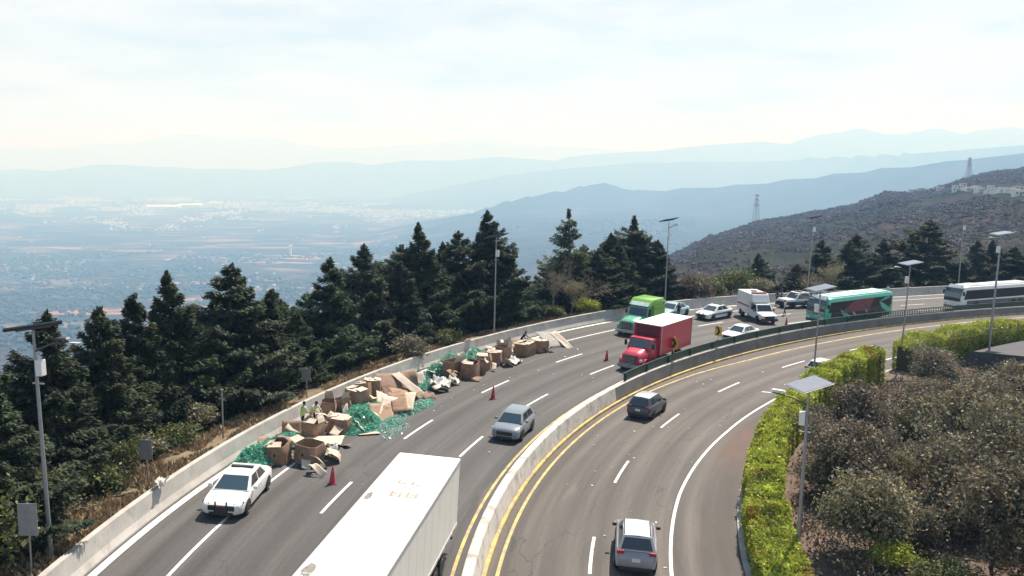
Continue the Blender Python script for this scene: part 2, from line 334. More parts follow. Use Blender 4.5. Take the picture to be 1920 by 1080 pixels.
def build_air():
    m = bpy.data.materials.new('valley_haze'); m.use_nodes = True; nt = m.node_tree; nt.nodes.clear()
    out = _n(nt, 'ShaderNodeOutputMaterial'); v = _n(nt, 'ShaderNodeVolumePrincipled'); nt.links.new(v.outputs[0], out.inputs['Volume'])
    v.inputs['Color'].default_value = (0.31, 0.59, 1.0, 1); v.inputs['Absorption Color'].default_value = (1, 1, 1, 1); v.inputs['Density'].default_value = 2.4e-4; v.inputs['Anisotropy'].default_value = 0.1
    b = MB(); z0, z1 = LAND_MIN-1.0, 930.0
    b.box((0, 0, (z0+z1)/2), (104000, 104000, z1-z0)); o = b.build('haze', m); tag(o, kind='stuff'); o.visible_shadow = True
build_air()

# ---------------------------------------------------------------- roads
def sweep(prof, s0, s1, zf, step=1.0, mb=None, mi=0, closed=True):
    """closed outline of (off, dz) points carried along the road"""
    mb = mb or MB(); rings = []
    for s in np.arange(s0, s1+step*0.5, step):
        r = []
        for o, dz in prof:
            x, y = plan(s, o); r.append((float(x), float(y), float(zf(s, o))+dz))
        rings.append(r)
    mb.loft(rings, mi, closed, closed); return mb
def road_sheet(name, o0, o1, zf, m, lift=0.0, s0=-34.0, s1=175.0, no=12, step=1.0):
    ss = np.arange(s0, s1+0.1, step); oo = np.linspace(o0, o1, no+1)
    S, O = np.meshgrid(ss, oo, indexing='ij'); X, Y = plan(S, O); Z = zf(S, O)+lift
    V = np.stack([X, Y, Z], -1).reshape(-1, 3); n1 = len(oo); i = np.arange(len(ss)-1)[:, None]*n1+np.arange(n1-1)[None]
    F = np.stack([i, i+1, i+1+n1, i+n1], -1).reshape(-1, 4)
    if o1 > o0: F = F[:, ::-1]
    me = raw_mesh(name, V, F, m, smooth=True)
    uv = me.uv_layers.new(name='road'); li = F.reshape(-1); buf = np.empty(len(me.loops), np.int32); me.loops.foreach_get('vertex_index', buf)
    U = np.stack([S.reshape(-1)[buf], O.reshape(-1)[buf]], -1).astype(np.float32); uv.data.foreach_set('uv', U.ravel())
    o = obj(name, me); tag(o, kind='structure'); return o
def asphalt(name, base, lane0, tone=1.0):
    m = bpy.data.materials.new(name); m.use_nodes = True; nt = m.node_tree; nt.nodes.clear(); L = nt.links
    out = _n(nt, 'ShaderNodeOutputMaterial'); b = _n(nt, 'ShaderNodeBsdfPrincipled'); b.inputs['Roughness'].default_value = 0.72; b.inputs['Specular IOR Level'].default_value = 0.35; L.new(b.outputs[0], out.inputs[0])
    uv = _n(nt, 'ShaderNodeUVMap', uv_map='road')
    def noise(sx, sy, det, lo, hi, a, c, rough=0.6, off=0.0):
        mp = _n(nt, 'ShaderNodeMapping'); mp.inputs['Scale'].default_value = (sx, sy, 1); mp.inputs['Location'].default_value = (off, off*0.7, 0); L.new(uv.outputs[0], mp.inputs[0])
        n = _n(nt, 'ShaderNodeTexNoise', Scale=1.0, Detail=det, Roughness=rough); L.new(mp.outputs[0], n.inputs['Vector'])
        r = _n(nt, 'ShaderNodeMapRange'); r.inputs[1].default_value = lo; r.inputs[2].default_value = hi; r.inputs[3].default_value = a; r.inputs[4].default_value = c; L.new(n.outputs['Fac'], r.inputs[0]); return r.outputs[0]
    def mul(a, c):
        x = _n(nt, 'ShaderNodeMath', operation='MULTIPLY'); L.new(a, x.inputs[0]); L.new(c, x.inputs[1]); return x.outputs[0]
    def mixc(f, a, col):
        x = _n(nt, 'ShaderNodeMix', data_type='RGBA'); L.new(f, x.inputs[0])
        if isinstance(a, tuple): x.inputs[6].default_value = rgba(a)
        else: L.new(a, x.inputs[6])
        if isinstance(col, tuple): x.inputs[7].default_value = rgba(col)
        else: L.new(col, x.inputs[7])
        return x.outputs[2]
    v = mul(noise(0.035, 1.5, 4, 0.3, 0.7, 0.70, 1.32), noise(0.05, 0.09, 5, 0.3, 0.7, 0.85, 1.15, 0.6, 9.0))
    v = mul(v, noise(6.0, 6.0, 4, 0.3, 0.7, 0.86, 1.14, 0.7, 3.0))
    # wheel tracks: two polished bands in each lane
    sp = _n(nt, 'ShaderNodeSeparateXYZ'); L.new(uv.outputs[0], sp.inputs[0])
    a1 = _n(nt, 'ShaderNodeMath', operation='MULTIPLY_ADD'); a1.inputs[1].default_value = 2*math.pi*2/3.8; a1.inputs[2].default_value = lane0; L.new(sp.outputs[1], a1.inputs[0])
    sn = _n(nt, 'ShaderNodeMath', operation='SINE'); L.new(a1.outputs[0], sn.inputs[0])
    tr = _n(nt, 'ShaderNodeMapRange'); tr.inputs[1].default_value = -1; tr.inputs[2].default_value = 1; tr.inputs[3].default_value = 0.80; tr.inputs[4].default_value = 1.10; L.new(sn.outputs[0], tr.inputs[0]); v = mul(v, tr.outputs[0])
    lo = tuple(c*0.55*tone for c in base); hi = tuple(c*1.45*tone for c in base)
    f = _n(nt, 'ShaderNodeMapRange'); f.inputs[1].default_value = 0.55; f.inputs[2].default_value = 1.45; L.new(v, f.inputs[0])
    c = mixc(f.outputs[0], lo, hi)
    c = mixc(noise(0.07, 0.55, 6, 0.62, 0.72, 0, 0.45, 0.65, 20.0), c, (0.19, 0.165, 0.14))      # pale dusty scuffs
    c = mixc(noise(0.16, 2.6, 5, 0.66, 0.72, 0, 0.5, 0.6, 31.0), c, (0.03, 0.03, 0.032))          # rubber and oil streaks
    c = mixc(noise(0.9, 0.9, 7, 0.70, 0.73, 0, 0.7, 0.7, 47.0), c, (0.30, 0.28, 0.25))
    c = mixc(noise(0.02, 0.9, 5, 0.60, 0.70, 0, 0.5, 0.55, 63.0), c, (0.045, 0.044, 0.044))      # darkened tyre lines
    c = mixc(noise(0.11, 0.32, 2, 0.665, 0.672, 0, 0.35, 0.3, 91.0), c, (0.055, 0.054, 0.053))      # patched repairs             # small pale blotches
    # sealed cracks
    mp = _n(nt, 'ShaderNodeMapping'); mp.inputs['Scale'].default_value = (0.06, 0.24, 1); L.new(uv.outputs[0], mp.inputs[0])
    nn = _n(nt, 'ShaderNodeTexNoise', Scale=3.0, Detail=4.0); L.new(mp.outputs[0], nn.inputs['Vector'])
    ad = _n(nt, 'ShaderNodeVectorMath', operation='MULTIPLY_ADD'); ad.inputs[1].default_value = (0.5, 0.5, 0.5); L.new(nn.outputs['Color'], ad.inputs[0]); L.new(mp.outputs[0], ad.inputs[2])
    vo = _n(nt, 'ShaderNodeTexVoronoi', feature='DISTANCE_TO_EDGE', Scale=1.0); L.new(ad.outputs[0], vo.inputs['Vector'])
    cr = _n(nt, 'ShaderNodeMapRange'); cr.inputs[1].default_value = 0.002; cr.inputs[2].default_value = 0.008; cr.inputs[3].default_value = 0.55; cr.inputs[4].default_value = 0; L.new(vo.outputs['Distance'], cr.inputs[0])
    ck = mul(cr.outputs[0], noise(0.05, 0.3, 3, 0.5, 0.6, 0, 1, 0.5, 77.0)); c = mixc(ck, c, (0.025, 0.025, 0.026))
    if lane0 > 1:   # old darker, redder surface of the inner shoulder
        sh = _n(nt, 'ShaderNodeMapRange'); sh.inputs[1].default_value = -8.9; sh.inputs[2].default_value = -9.5; sh.inputs[3].default_value = 0; sh.inputs[4].default_value = 0.75; L.new(sp.outputs[1], sh.inputs[0])
        c = mixc(mul(sh.outputs[0], noise(0.12, 0.5, 5, 0.35, 0.6, 0.5, 1, 0.6, 5.0)), c, (0.052, 0.042, 0.038))
        pm_ = _n(nt, 'ShaderNodeMapRange'); pm_.interpolation_type = 'SMOOTHSTEP'; ab = _n(nt, 'ShaderNodeMath', operation='SUBTRACT'); ab.inputs[1].default_value = 26.0; L.new(sp.outputs[0], ab.inputs[0]); a2 = _n(nt, 'ShaderNodeMath', operation='ABSOLUTE'); L.new(ab.outputs[0], a2.inputs[0]); L.new(a2.outputs[0], pm_.inputs[0]); pm_.inputs[1].default_value = 3.0; pm_.inputs[2].default_value = 8.0; pm_.inputs[3].default_value = 1.0; pm_.inputs[4].default_value = 0.0
        c = mixc(mul(mul(sh.outputs[0], pm_.outputs[0]), noise(0.3, 0.9, 6, 0.35, 0.6, 0.2, 1.3, 0.65, 15.0)), c, (0.11, 0.06, 0.045))   # reddish soil washed onto the shoulder
    L.new(c, b.inputs['Base Color'])
    bp = _n(nt, 'ShaderNodeBump', Strength=0.25, Distance=0.02); L.new(noise(14, 14, 3, 0.3, 0.7, 0, 1), bp.inputs['Height']); L.new(bp.outputs[0], b.inputs['Normal'])
    return m
road_sheet('left_road', 0.45, 14.9, z_left, asphalt('asphalt_grey', (0.076, 0.073, 0.071), 0.5))
road_sheet('right_road', 0.05, -11.35, z_right, asphalt('asphalt_brown', (0.093, 0.082, 0.074), 1.2))
MW = mat('paint_white', (0.72, 0.72, 0.70), 0.6, var=0.12, scale=4, dirt=((0.19, 0.185, 0.18), 2.2, 0.54, 0.75), coord='Object')
MY = mat('paint_yellow', (0.60, 0.42, 0.12), 0.65, var=0.2, scale=2, dirt=((0.26, 0.22, 0.17), 1.3, 0.44, 0.85), coord='Object')
def ribbon(mb, o0, o1, s0, s1, zf, lift=0.004, step=1.0):
    n = max(2, int(math.ceil((s1-s0)/step))+1); vs = []
    for s in np.linspace(s0, s1, n):
        for o in (o0, o1):
            x, y = plan(s, o); vs.append((float(x), float(y), float(zf(s, o))+lift))
    mb.add(vs, [(2*i, 2*i+1, 2*i+3, 2*i+2) for i in range(n-1)]); return mb
b = MB()
for k in range(-3, 14):
    c = 4.9+11.15*k
    ribbon(b, 7.85, 8.0, c-2.0, c+2.0, z_left); ribbon(b, 3.85, 4.0, c+9.6-2.0, c+9.6+2.0, z_left)
    c = 3.5+12.9*k; ribbon(b, -4.42-0.006*max(c, 0), -4.57-0.006*max(c, 0), c-2.2, c+2.2, z_right)
ribbon(b, 11.65, 11.8, -34, 175, z_left); ribbon(b, 14.3, 14.62, -34, 175, z_left, 0.003)
E0 = [(-34, -7.95), (2, -8.05), (14, -8.2), (29, -8.7), (39, -8.85), (60, -8.9), (175, -8.9)]
def redge(s): return float(np.interp(s, [e[0] for e in E0], [e[1] for e in E0]))
vs = []; ss = np.arange(-34, 175, 1.0)
for s in ss:
    for o in (redge(s)-0.08, redge(s)+0.08):
        x, y = plan(s, o); vs.append((float(x), float(y), float(z_right(s, o))+0.004))
b.add(vs, [(2*i, 2*i+1, 2*i+3, 2*i+2) for i in range(len(ss)-1)])
tag(b.build('white_lane_markings', MW), kind='structure')
b = MB(); ribbon(b, 0.92, 1.07, -34, 175, z_left)
Y0 = [(-34, -0.62), (36, -0.64), (44, -0.9), (53, -1.5), (72, -1.65), (175, -1.65)]; vs = []
for s in ss:
    o = float(np.interp(s, [e[0] for e in Y0], [e[1] for e in Y0]))
    for q in (o-0.08, o+0.08):
        x, y = plan(s, q); vs.append((float(x), float(y), float(z_right(s, q))+0.004))
b.add(vs, [(2*i, 2*i+1, 2*i+3, 2*i+2) for i in range(len(ss)-1)])
tag(b.build('yellow_edge_markings', MY), kind='structure')
MC = mat('concrete', (0.44, 0.42, 0.39), 0.85, var=0.15, scale=0.8, dirt=((0.24, 0.22, 0.20), 0.9, 0.52, 0.6), bump=0.15)
MCL = mat('concrete_pale', (0.58, 0.55, 0.50), 0.85, var=0.15, scale=1.2, dirt=((0.26, 0.23, 0.20), 1.0, 0.50, 0.75), bump=0.1)
tag(sweep([(-11.3, -0.3), (-11.3, 0.15), (-11.55, 0.15), (-11.6, 0.1), (-11.6, -0.3)], -34, 175, z_right).build('kerb', MC, bevel=0.0), kind='structure')
# outer parapet, median barrier with its yellow foot, both of them things
w = sweep([(14.72, -0.4), (14.72, 0.08), (14.86, 0.35), (14.95, 1.05), (15.2, 1.05), (15.22, -1.0)], -34, 175, z_left).build('parapet_wall', MC)
tag(w, 'long pale concrete parapet wall along the outer edge of the bend', 'wall')
zb = lambda s, o: 0.0*s+z_right(s, 0)
def ztop(s): return float(z_left(s, 0.5))+0.38
rings = []
for s in np.arange(-34, 176, 1.0):
    zt = ztop(s); zl = float(z_left(s, 0.5)); r = []
    for o, z in ((-0.02, -0.3), (-0.02, 0.28), (0.1, zt-0.05), (0.14, zt), (0.52, zt), (0.56, zt-0.05), (0.60, zl-0.3)):
        x, y = plan(s, o); r.append((float(x), float(y), z))
    rings.append(r)
b = MB(); b.loft(rings); bar = b.build('median_barrier', [MCL, mat('concrete_shade_grime', (0.19, 0.18, 0.165), 0.9, var=0.2, scale=0.5, dirt=((0.10, 0.095, 0.085), 0.7, 0.5, 0.6))])
for p in bar.data.polygons:      # past the fence start the inner face has shade painted in, plus grime
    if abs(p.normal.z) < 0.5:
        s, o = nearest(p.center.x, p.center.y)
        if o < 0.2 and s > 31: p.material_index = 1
tag(bar, 'pale concrete median barrier curving between the two carriageways', 'barrier')
rings = []
for s in np.arange(-34, 176, 1.0):
    r = []
    for o, z in ((-0.2, -0.3), (-0.2, 0.14), (-0.16, 0.17), (-0.024, 0.17), (-0.024, -0.3)):
        x, y = plan(s, o); r.append((float(x), float(y), z))
    rings.append(r)
b = MB(); b.loft(rings); b.build('yellow_kerb_foot', MY, bar)
# ---------------------------------------------------------------- plants
BARK = mat('bark', (0.075, 0.058, 0.045), 0.95, var=0.3, scale=8)
BARKG = mat('bark_grey', (0.22, 0.19, 0.165), 0.95, var=0.25, scale=8)
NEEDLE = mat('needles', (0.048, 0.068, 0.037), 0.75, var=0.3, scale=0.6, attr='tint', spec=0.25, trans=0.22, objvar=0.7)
LEAF = mat('leaves_olive', (0.155, 0.150, 0.104), 0.6, var=0.3, scale=0.8, attr='tint', spec=0.3, trans=0.25, objvar=0.6)
LEAFG = mat('leaves_green', (0.105, 0.132, 0.045), 0.6, var=0.3, scale=0.8, attr='tint', spec=0.35, trans=0.25)
LEAFY = mat('leaves_yellow_green', (0.33, 0.385, 0.055), 0.55, var=0.3, scale=1.0, attr='tint', spec=0.35, trans=0.3)
def rhombi(C, A, B):
    """leaf faces: centre, half long axis, half short axis"""
    V = np.stack([C-A, C-B*1.0+A*0.1, C+A, C+B*1.0+A*0.1], 1).reshape(-1, 3)
    return V, np.arange(len(V)).reshape(-1, 4)
def unit(v): return v/np.maximum(np.linalg.norm(v, axis=-1, keepdims=True), 1e-9)
def tints(n, rng, lo=0.6, hi=1.5, warm=0.25):
    b = rng.uniform(lo, hi, n); w = rng.uniform(-0.45*warm, warm, n); return np.stack([b*(1+w), b, b*(1-0.6*w)], 1)
def tube_arrays(pts, rad, n=6):
    mb = MB(); mb.tube(pts, rad, n); return mb
def conifer_meshes(seed, slim=1.0, thin=1.0, nq=17000, spire=0.0, ex=0.86):
    """unit height 10 m; returns (trunk mesh, crown mesh)"""
    rng = np.random.default_rng(seed); H = 10.0; mb = MB()
    lean = rng.uniform(-0.25, 0.25, 2); tr = [(lean[0]*t*t, lean[1]*t*t, H*t) for t in np.linspace(0, 0.98, 9)]
    mb.tube(tr, [0.24*(1-t)+0.015 for t in np.linspace(0, 1, 9)], 8)
    nb = int(135*(0.6+0.4*thin)); Cs, As, Bs, Tn = [], [], [], []
    tlist = np.sort(rng.uniform(0.13, 0.985, nb)**0.9); wt = []
    lop = rng.uniform(0, 6.28); br = []
    for t in tlist:
        L = 3.35*slim*((1-t)**ex)*(0.45+0.55*smooth(0.08, 0.30, t))*(rng.uniform(0.62, 1.2) if t < 0.7 else rng.uniform(0.8, 1.1))+0.10
        az = rng.uniform(0, 2*math.pi); L *= 1+0.22*math.cos(az-lop)
        if spire and t > 1-spire: L *= 0.3
        up = rng.uniform(-0.08, 0.34)+0.36*t*t; br.append((t, L, az, up)); wt.append(L**1.3+0.25)
    wt = np.array(wt); cnt = np.maximum(10, (nq*wt/wt.sum()).astype(int))
    for (t, L, az, up), n in zip(br, cnt):
        d = np.array([math.cos(az), math.sin(az), 0]); sag = rng.uniform(0.05, 0.22)
        z0 = np.array([lean[0]*t*t, lean[1]*t*t, H*t])
        u = rng.uniform(0.04, 1, n)**0.62
        base = z0+d*(u*L)[:, None]+np.array([0, 0, 1])*((up*u-sag*np.sin(u*3.0)*0.8)*L)[:, None]
        wd = 0.10+0.17*L*np.sin(np.clip(u, 0.05, 1)*2.7); perp = np.array([-d[1], d[0], 0])
        q = rng.normal(0, 0.6, n); c = base+perp*(q*wd)[:, None]+np.array([0, 0, 1])*(rng.normal(-0.06, 0.10, n)-0.10*np.abs(q)*wd)[:, None]
        a = unit(d*rng.uniform(0.4, 1.1, n)[:, None]+perp*(np.sign(q)*rng.uniform(0.1, 0.9, n))[:, None]+np.array([0, 0, 1])*rng.normal(-0.12, 0.42, n)[:, None])
        bx = unit(np.cross(a, rng.normal(0, 0.55, (n, 3))+np.array([0, 0, 1])))
        ln = rng.uniform(0.07, 0.19, n)*(0.75+0.25*(1-t)); Cs.append(c); As.append(a*ln[:, None]); Bs.append(bx*(ln*rng.uniform(0.26, 0.42, n))[:, None])
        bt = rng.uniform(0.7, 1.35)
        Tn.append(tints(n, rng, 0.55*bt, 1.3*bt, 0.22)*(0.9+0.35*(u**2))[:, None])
        if rng.random() < 0.5:
            mb.tube([tuple(z0), tuple(z0+d*L*0.5+np.array([0, 0, (up*0.5-sag*0.8)*L])), tuple(z0+d*L*0.92+np.array([0, 0, (up*0.92-sag*0.3)*L]))], [0.045, 0.03, 0.012], 4)
    n = 60; u = rng.uniform(0, 1, n); c = np.stack([lean[0]+rng.normal(0, 0.05, n), lean[1]+rng.normal(0, 0.05, n), H*(0.94+0.075*u)], 1)
    a = unit(np.stack([rng.normal(0, .4, n), rng.normal(0, .4, n), np.ones(n)], 1)); Cs.append(c); As.append(a*0.16); Bs.append(unit(np.cross(a, rng.normal(0, 1, (n, 3))))*0.05); Tn.append(tints(n, rng))
    V, F = rhombi(np.concatenate(Cs), np.concatenate(As), np.concatenate(Bs))
    return mb, V, F, np.concatenate(Tn)
def plant_thing(name, trunk_mb, bark, V, F, T, leafmat, crown='crown', trunk='trunk'):
    e = empty(name); trunk_mb.build(trunk, bark, e, smooth=60)
    obj(crown, raw_mesh(crown, V, F, leafmat, T), e); return e
PROTO = []
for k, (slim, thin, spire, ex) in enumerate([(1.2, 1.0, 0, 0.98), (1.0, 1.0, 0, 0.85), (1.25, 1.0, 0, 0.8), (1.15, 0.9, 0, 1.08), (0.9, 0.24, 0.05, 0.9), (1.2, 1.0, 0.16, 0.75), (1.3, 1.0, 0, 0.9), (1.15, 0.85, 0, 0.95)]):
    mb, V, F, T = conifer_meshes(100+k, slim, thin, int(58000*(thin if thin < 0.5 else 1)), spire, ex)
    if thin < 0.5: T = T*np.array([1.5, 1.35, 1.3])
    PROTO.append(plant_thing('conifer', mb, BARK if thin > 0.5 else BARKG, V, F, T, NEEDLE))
USED = set()
def place_proto(k, s, off, h, label, group, w=1.0, protos=None, used=None, unit_h=10.0, sink=0.3, cat='tree'):
    protos = protos or PROTO; used = USED if used is None else used
    if k in used: o = copy_tree(protos[k])
    else: o = protos[k]; used.add(k)
    o.location = P(s, off, -sink); o.rotation_euler = (0, 0, random.uniform(0, 6.28)); q = (h+sink)/unit_h; o.scale = (q*w, q*w, q)
    tag(o, label, cat, group); return o
CON = [  # proto, s, off, height, width factor, label
 (1, -2.5, 19, 9.8, 1.0, 'dark conifer cut by the left picture edge, left of the foremost solar lamp'),
 (0, -2.9, 17.5, 7.0, 1.15, 'low dark conifer directly behind the foremost solar lamp pole'),
 (3, 4.4, 22, 8.9, 1.0, 'dark conifer crown showing between the foremost lamp and the wispy-topped tree'),
 (3, 1.7, 18.5, 9.7, 1.0, 'conifer with a wispy green tip just right of the foremost solar panel'),
 (2, 7.6, 22, 8.6, 1.0, 'low dark conifer in the dip between the two narrow green-tipped trees'),
 (1, 5.7, 19, 9.3, 1.0, 'narrow-topped conifer second right of the foremost solar lamp'),
 (0, 12.2, 23, 8.9, 1.0, 'conifer set back behind the sloping left flank of the cluster'),
 (1, 9.6, 20, 9.8, 0.95, 'slim conifer with a single spike on the left flank of the paired tall trees'),
 (3, 11.9, 20, 10.8, 1.0, 'tall conifer with a blunt double tip, left one of the paired tall trees'),
 (0, 18.7, 24, 9.8, 1.0, 'conifer set back behind the paired tall trees'),
 (0, 16.4, 20, 10.7, 1.18, 'broad layered conifer with a wide pyramid top, right one of the paired trees'),
 (2, 22.0, 23, 9.5, 1.0, 'rounded dark conifer right behind the broad pyramid-topped tree'),
 (3, 18.5, 18.5, 8.0, 1.1, 'drooping conifer standing behind the small grey sign near the workers'),
 (2, 20.7, 18, 6.0, 1.1, 'lowest dark conifer in the gap left of the big central clump'),
 (1, 27.1, 22, 8.5, 1.0, 'conifer behind the left shoulder of the big central clump'),
 (3, 25.0, 19, 9.8, 1.0, 'conifer with a jagged crooked top at the left end of the central clump'),
 (0, 32.1, 24, 9.9, 1.0, 'conifer set back in the left half of the central clump'),
 (0, 29.6, 20, 10.8, 1.05, 'conifer with two small spikes in the left half of the central clump'),
 (2, 35.4, 23, 11.5, 1.0, 'dense conifer set back behind the bushy-headed tree of the central clump'),
 (1, 32.3, 18.5, 8.4, 1.1, 'shorter conifer close behind the parapet under the central clump'),
 (3, 35.9, 20, 12.1, 0.95, 'tall conifer with a bushy rounded head in the middle of the central clump'),
 (0, 42.7, 25, 10.7, 1.0, 'conifer set back left of the tallest tree'),
 (2, 40.8, 21.5, 11.7, 0.9, 'conifer with a flat ragged top just left of the tallest tree'),
 (1, 45.7, 24, 12.2, 1.0, 'conifer set back behind the tallest tree of the central clump'),
 (0, 43.3, 19.5, 12.6, 1.02, 'tallest conifer with a leaning top, right end of the central clump'),
 (3, 44.8, 18.5, 8.7, 1.15, 'short wide conifer at the right foot of the tallest tree'),
 (4, 54.8, 20, 12.6, 1.0, 'thin see-through conifer with sparse grey needles left of the green truck'),
 (2, 55.9, 23, 9.5, 1.0, 'dark conifer behind the thin see-through conifer'),
 (0, 56.3, 18, 7.4, 1.2, 'low bushy conifer between the see-through conifer and the green truck'),
 (3, 60.3, 21, 10.3, 1.0, 'dark conifer with a rounded top directly above the green truck'),
 (0, 59.7, 18, 7.8, 1.25, 'low wide conifer close behind the green truck'),
 (5, 64.0, 20, 11.7, 1.1, 'dark conifer with a long bare spire beside the second far solar lamp'),
 (1, 65.6, 18, 8.0, 1.2, 'low dark conifer behind the lamp above the green truck'),
 (0, 84.7, 24, 8.6, 0.9, 'lone small conifer above the white ambulance'),
 (2, 87.8, 19, 5.1, 1.2, 'low dark conifer left of the lamp above the white pickup'),
 (0, 93.8, 23, 10.0, 1.0, 'dark conifer just right of the lamp above the white pickup'),
 (3, 94.2, 20, 6.0, 1.3, 'low dark conifer behind the front of the green coach'),
 (2, 99.5, 23, 10.6, 1.0, 'dark conifer above the middle of the green coach'),
 (0, 103.4, 23, 9.9, 1.0, 'dark conifer above the rear of the green coach'),
 (1, 102.9, 19, 4.7, 1.4, 'low dark conifer behind the rear of the green coach'),
 (2, 109.9, 23, 12.4, 1.15, 'largest far conifer with a round dark crown above the gap between coaches'),
 (0, 111.2, 20, 5.5, 1.4, 'low dark conifer in the gap between the two coaches'),
 (3, 120.0, 23, 9.3, 1.15, 'dark conifer above the white coach, right of the far lamp'),
 (0, 122.0, 21, 7.6, 1.2, 'dark conifer above the white coach at the right picture edge'),
 (1, 114.5, 19, 4.3, 1.4, 'low dark conifer behind the front of the white coach'),
]
for i, (k, s, off, h, w, lb) in enumerate(CON): place_proto({0: (0, 6, 7)[i % 3], 2: (2, 6)[i % 2], 3: (3, 7)[i % 2]}.get(k, k), s, off+(1.6 if off < 20.5 else 0.4), h-(0.2 if off < 20.5 else 0.7), lb, 'conifers along the outer edge of the bend', w*(1.7 if s > 84 else 1.4 if s > 53 else 1.25 if off < 20.5 else 1.4))

rf = random.Random(3)
for i in range(20):
    s = -6+i*2.6+rf.uniform(-1, 1) if i < 19 else 57.5
    if 45.5 < s < 52: continue
    place_proto((2, 6, 7, 0)[i % 4], s, rf.uniform(23.5, 27), (9.0 if s > 24 else 8.2)+rf.uniform(-1.2, 0.6)+(1.6 if 34 < s < 46 else 0), 'dark conifer half hidden in the second row behind the roadside conifers', 'conifers of the second row', 1.4)
for i, (s, off, h) in enumerate(((58.6, 23.5, 9.2), (61.6, 24, 9.6), (63.2, 23, 8.6), (67.0, 22.5, 6.5), (53.4, 22, 6.5), (97.0, 22, 8.4), (106.5, 22, 8.0), (116.5, 22, 8.2))):
    place_proto((6, 2, 0, 7)[i % 4], s, off, h, 'dark conifer half hidden in the second row behind the roadside conifers', 'conifers of the second row', 1.5)
def limb_tree(rng, H, spread, depth=4, r0=0.14, up=0.55, lean=(0, 0)):
    """forking limbs; returns builder and the twig tips"""
    mb = MB(); tips = []
    def grow(p, d, L, r, k):
        n = 3; pts = [p]; q = p.copy()
        for i in range(n):
            d = unit(d+rng.normal(0, 0.16, 3)+np.array([0, 0, 0.05])); q = q+d*L/n; pts.append(q)
        mb.tube([tuple(x) for x in pts], [r*(1-0.4*i/n) for i in range(n+1)], 6 if k < 2 else 4)
        if k == depth: tips.append((q, d)); return
        if k >= 2: tips.append((pts[2], d))
        m = 3 if k else 4
        az0 = rng.uniform(0, 6.28)
        for j in range(m):
            az = az0+j*6.28/m+rng.uniform(-0.5, 0.5); side = unit(np.cross(d, [math.cos(az), math.sin(az), 0.3])); ang = rng.uniform(0.35, 0.95)*spread
            nd = unit(d*math.cos(ang)+side*math.sin(ang)+np.array([0, 0, up*0.25])); grow(q.copy(), nd, L*rng.uniform(0.48, 0.98), r*0.6, k+1)
    grow(np.zeros(3), unit(np.array([lean[0], lean[1], 1.0])), H*0.30, r0, 0); return mb, tips
def leaf_cloud(rng, tips, per, rad, size, warm=0.25, lo=0.55, hi=1.5):
    C, A, B, T = [], [], [], []
    for q, d in tips:
        n = int(per*rng.uniform(0.5, 1.5)); c = q+rng.normal(0, rad, (n, 3))*np.array([1, 1, 0.7])
        a = unit(rng.normal(0, 1, (n, 3))); b = unit(np.cross(a, rng.normal(0, 1, (n, 3)))); ln = size*rng.uniform(0.6, 1.4, n)
        C.append(c); A.append(a*ln[:, None]); B.append(b*(ln*0.45)[:, None]); T.append(tints(n, rng, lo*rng.uniform(0.8, 1.2), hi*rng.uniform(0.8, 1.15), warm))
    V, F = rhombi(np.concatenate(C), np.concatenate(A), np.concatenate(B)); return V, F, np.concatenate(T)
# bare grey tree in the gap of the row
def bare_tree(s, off, h, label, seed):
    rng = np.random.default_rng(seed); mb, tips = limb_tree(rng, h, 0.8, 5, 0.10); V, F, T = leaf_cloud(rng, tips, 6, 0.22, 0.07)
    o = plant_thing('bare_tree', mb, BARKG, V, F, T*1.6, LEAF); o.location = P(s, off, -0.2); k = h/max(v[2] for v in mb.v); o.scale = (k, k, k); tag(o, label, 'tree', 'bare trees behind the parapet')
bare_tree(49.1, 18, 7.0, 'bare grey tree with thin twigs in the gap right of the tallest conifer', 5)
bare_tree(50.8, 17.6, 5.0, 'smaller bare grey tree left of the thin see-through conifer', 6)
bare_tree(90.5, 17.0, 4.6, 'bare grey tree behind the white pickup', 8)
